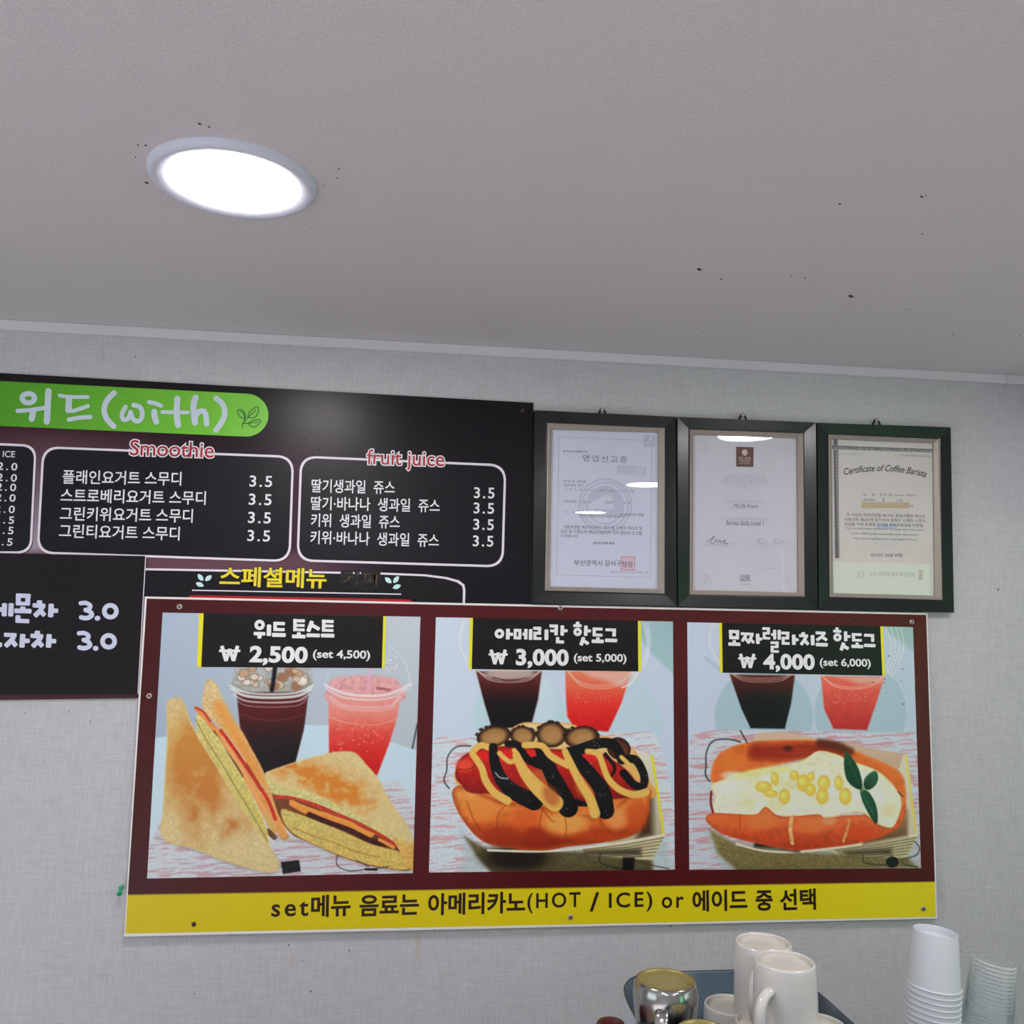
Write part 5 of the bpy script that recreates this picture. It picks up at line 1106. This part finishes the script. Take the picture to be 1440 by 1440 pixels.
# paper cups, stacked upside down
def ordn(i): return ['', 'second', 'third', 'fourth', 'fifth', 'sixth', 'seventh', 'eighth', 'ninth', 'tenth', 'eleventh', 'twelfth', 'thirteenth', 'fourteenth', 'fifteenth', 'sixteenth', 'seventeenth', 'eighteenth', 'nineteenth', 'twentieth'][i]
M_paper = mat('paper_cup', (186, 191, 195), .5, spec=.3, noise=.012, k=.72)
HC, RB, RR = .073, .0285, .0364
pc_top = AT(1315.5, 1309, Y=1.235)
def paper_cup_meshes():
    t = thing('paper_cup', 'x', 'paper cup', (0, 0, 0), 'stack of white paper cups')
    V, F = lathe([(RR - .0015, .003), (RB + .0003, HC - .001), (RB, HC), (RB - .0006, HC), (RB - .0010, HC - .0008), (RB - .0012, HC - .010)], 64); sm(mobj('wall', V, F, M_paper, t), 60)
    V, F = lathe([(RB - .0011, HC - .010), (.012, HC - .0106), (.0002, HC - .0106)], 40); mobj('bottom', V, F, M_paper, t, True)
    pr = [(RR - .0015 + .0017 * math.cos(a), .0017 + .0017 * math.sin(a)) for a in np.linspace(0, 2 * PI, 11)]
    V, F = lathe(pr, 64); mobj('rolled_rim', V, F, M_paper, t, True)
    return t
def copy_tree(o, parent=None):
    c_ = o.copy(); C.objects.link(c_)
    if parent is not None: c_.parent = parent
    for chd in list(o.children): copy_tree(chd, c_)
    return c_
pc0 = paper_cup_meshes()
def stack(proto, top, hc, pitch, tilt, zt, first, rest):
    ax = Vector((math.sin(tilt), 0, math.cos(tilt))); b0 = top - ax * hc
    n = int((b0.z - zt - .04 * math.sin(tilt) - .001) / (pitch * ax.z)) + 1; pitch = (b0.z - zt - .04 * math.sin(tilt) - .0005) / ((n - 1) * ax.z)
    cp = [proto] + [copy_tree(proto) for _ in range(n - 1)]
    for i, o in enumerate(cp):
        o.location = b0 - ax * (pitch * i); o.rotation_euler = (0, tilt, 0)
        o['label'] = first if i == 0 else rest % ordn(i)
    return n
n_p = stack(pc0, pc_top, HC, .0072, .075, ZT, 'white paper cup upside down on top of the stack', 'white paper cup in the stack showing only its rim, %s from the top')

# clear plastic cups, stacked upside down
def clearmat(milk, nm):
    m = bpy.data.materials.new(nm); m.use_nodes = True; t = m.node_tree; t.nodes.remove(t.nodes['Principled BSDF'])
    a = t.nodes.new('ShaderNodeBsdfTransparent'); a.inputs[0].default_value = (.992, .996, .996, 1); b = t.nodes.new('ShaderNodeBsdfGlossy'); b.inputs['Roughness'].default_value = .06
    b.inputs[0].default_value = (.9, .95, .95, 1)
    f = t.nodes.new('ShaderNodeLayerWeight'); f.inputs[0].default_value = .2; mr = t.nodes.new('ShaderNodeMapRange'); mr.inputs['From Min'].default_value = .02; mr.inputs['To Min'].default_value = .0; mr.inputs['To Max'].default_value = .20
    x = t.nodes.new('ShaderNodeMixShader'); t.links.new(f.outputs['Fresnel'], mr.inputs['Value']); t.links.new(mr.outputs[0], x.inputs[0]); t.links.new(a.outputs[0], x.inputs[1]); t.links.new(b.outputs[0], x.inputs[2])
    df = t.nodes.new('ShaderNodeBsdfDiffuse'); df.inputs[0].default_value = (.9, .95, .94, 1); x2 = t.nodes.new('ShaderNodeMixShader'); x2.inputs[0].default_value = milk
    t.links.new(x.outputs[0], x2.inputs[1]); t.links.new(df.outputs[0], x2.inputs[2]); t.links.new(x2.outputs[0], t.nodes['Material Output'].inputs[0]); return m
M_clear = clearmat(.018, 'clear_plastic'); M_clear_highlight = clearmat(.38, 'clear_plastic_highlight')  # the whiter copy paints highlights on cup rims and base edges
cc_top = AT(1398, 1351, Y=1.235)
HK, RK, RKR = .090, .0275, .040
def clear_cup_meshes():
    t = thing('plastic_cup', 'x', 'plastic cup', (0, 0, 0), 'stack of clear plastic cups')
    V, F = lathe([(RKR - .001, .002), (RKR - .004, .016), (RKR - .0052, .018), (RK + .0015, HK - .006), (RK + .0006, HK - .0012), (RK - .001, HK), (RK - .004, HK - .0008), (RK - .007, HK - .0045), (.0002, HK - .004)], 56); mobj('wall', V, F, M_clear, t, True)
    pr = [(RKR + .0014 * math.cos(a), .0014 + .0014 * math.sin(a)) for a in np.linspace(0, 2 * PI, 9)]
    V, F = lathe(pr, 56); mobj('rolled_rim', V, F, M_clear_highlight, t, True)
    V, F = lathe([(RK + .0009, HK - .0022), (RK + .0008, HK - .0010), (RK - .0006, HK + .0002)], 56); mobj('highlight_ring', V, F, M_clear_highlight, t, True)  # extra milky ring, a painted highlight along the base edge
    return t
cc0 = clear_cup_meshes()
n_c = stack(cc0, cc_top, HK, .0050, .15, ZT, 'clear plastic cup upside down on top of the stack', 'clear plastic cup nested in the stack, %s from the top')
print('cups', n_p, n_c)

# ------------------------------------------------------------------ specks on ceiling and wall
def ceil_px(px, py): return AT(px, py, Z=CEIL - .0004)
V, F = [], []
ls = [(983, 379, 3.2), (1014, 393, 2), (1181, 287, 2.4), (1161, 287, 1), (1296, 276.5, 2.6), (1302, 275, 1.2), (1297, 329, 1.6), (1197, 416.5, 3.6), (1193, 416, 1.5), (1112, 388, 1.5), (1132, 391, 1.6), (1145, 397, 1), (1274, 435, 1.2), (1046, 423, 1), (988, 467, 1),
      (205, 204.5, 2.6), (194, 204, 2), (281, 174.5, 3), (294, 178.5, 2), (190, 221, 1.6), (206, 257, 3), (183, 214, 1.4), (477, 237.5, 1.8), (474, 250.5, 1.6), (455, 261, 1.5), (430, 316, 1), (1392, 360, 1), (1340, 470, 1.2), (1435, 472, 1.2)]
for i, (x, y, r_) in enumerate(ls):
    rr = np.random.RandomState(i); n = len(V); a0 = rr.rand() * PI
    for k in range(8):
        q = 2 * PI * k / 8; rad = r_ * (.7 + .5 * rr.rand()); u, v_ = rad * math.cos(q), rad * .55 * math.sin(q)
        V.append(ceil_px(x + u * math.cos(.3) - v_ * math.sin(.3), y + u * math.sin(.3) + v_ * math.cos(.3)))
    F.append(tuple(range(n, n + 8)))
o = mobj('specks', V, F, M_speck, ceil); o['kind'] = 'stuff'
pl = []
for x, y, r_ in ((190, 501.5, 1.3), (406, 1329, 1.4), (437, 1394, 1.6), (491, 1336.5, 1.3), (425, 1351, 1), (1352, 1378 - 40, .8), (943, 1302.5, 1.4), (35, 1003, 1), (97, 1000, 1), (127, 1015, 1.1), (1404, 829, 1.6), (1357, 1320, .9), (273, 1397, 1)):
    pl.append([(x + r_ * .6 * math.cos(j), y + r_ * 1.3 * math.sin(j)) for j in np.arange(8) * PI / 4])
o = flat_px('specks', pl, .0004, M_speck, wback); o['kind'] = 'stuff'
M_st = mat('glue_stain', (168, 167, 160), .7, noise=.1)
o = flat_px('stains', [crom([(584, 1310), (591, 1310), (592, 1330), (590, 1348), (585, 1347), (584, 1330)], 3, True), crom([(409, 1338), (414, 1340), (414, 1358), (410, 1360)], 3, True)], .0003, M_st, wback); o['kind'] = 'stuff'

SC.cycles.transparent_max_bounces = 48
SC.cycles.max_bounces = 10; SC.cycles.diffuse_bounces = 5
SC.cycles.sample_clamp_indirect = 6
SC.cycles.use_denoising = True
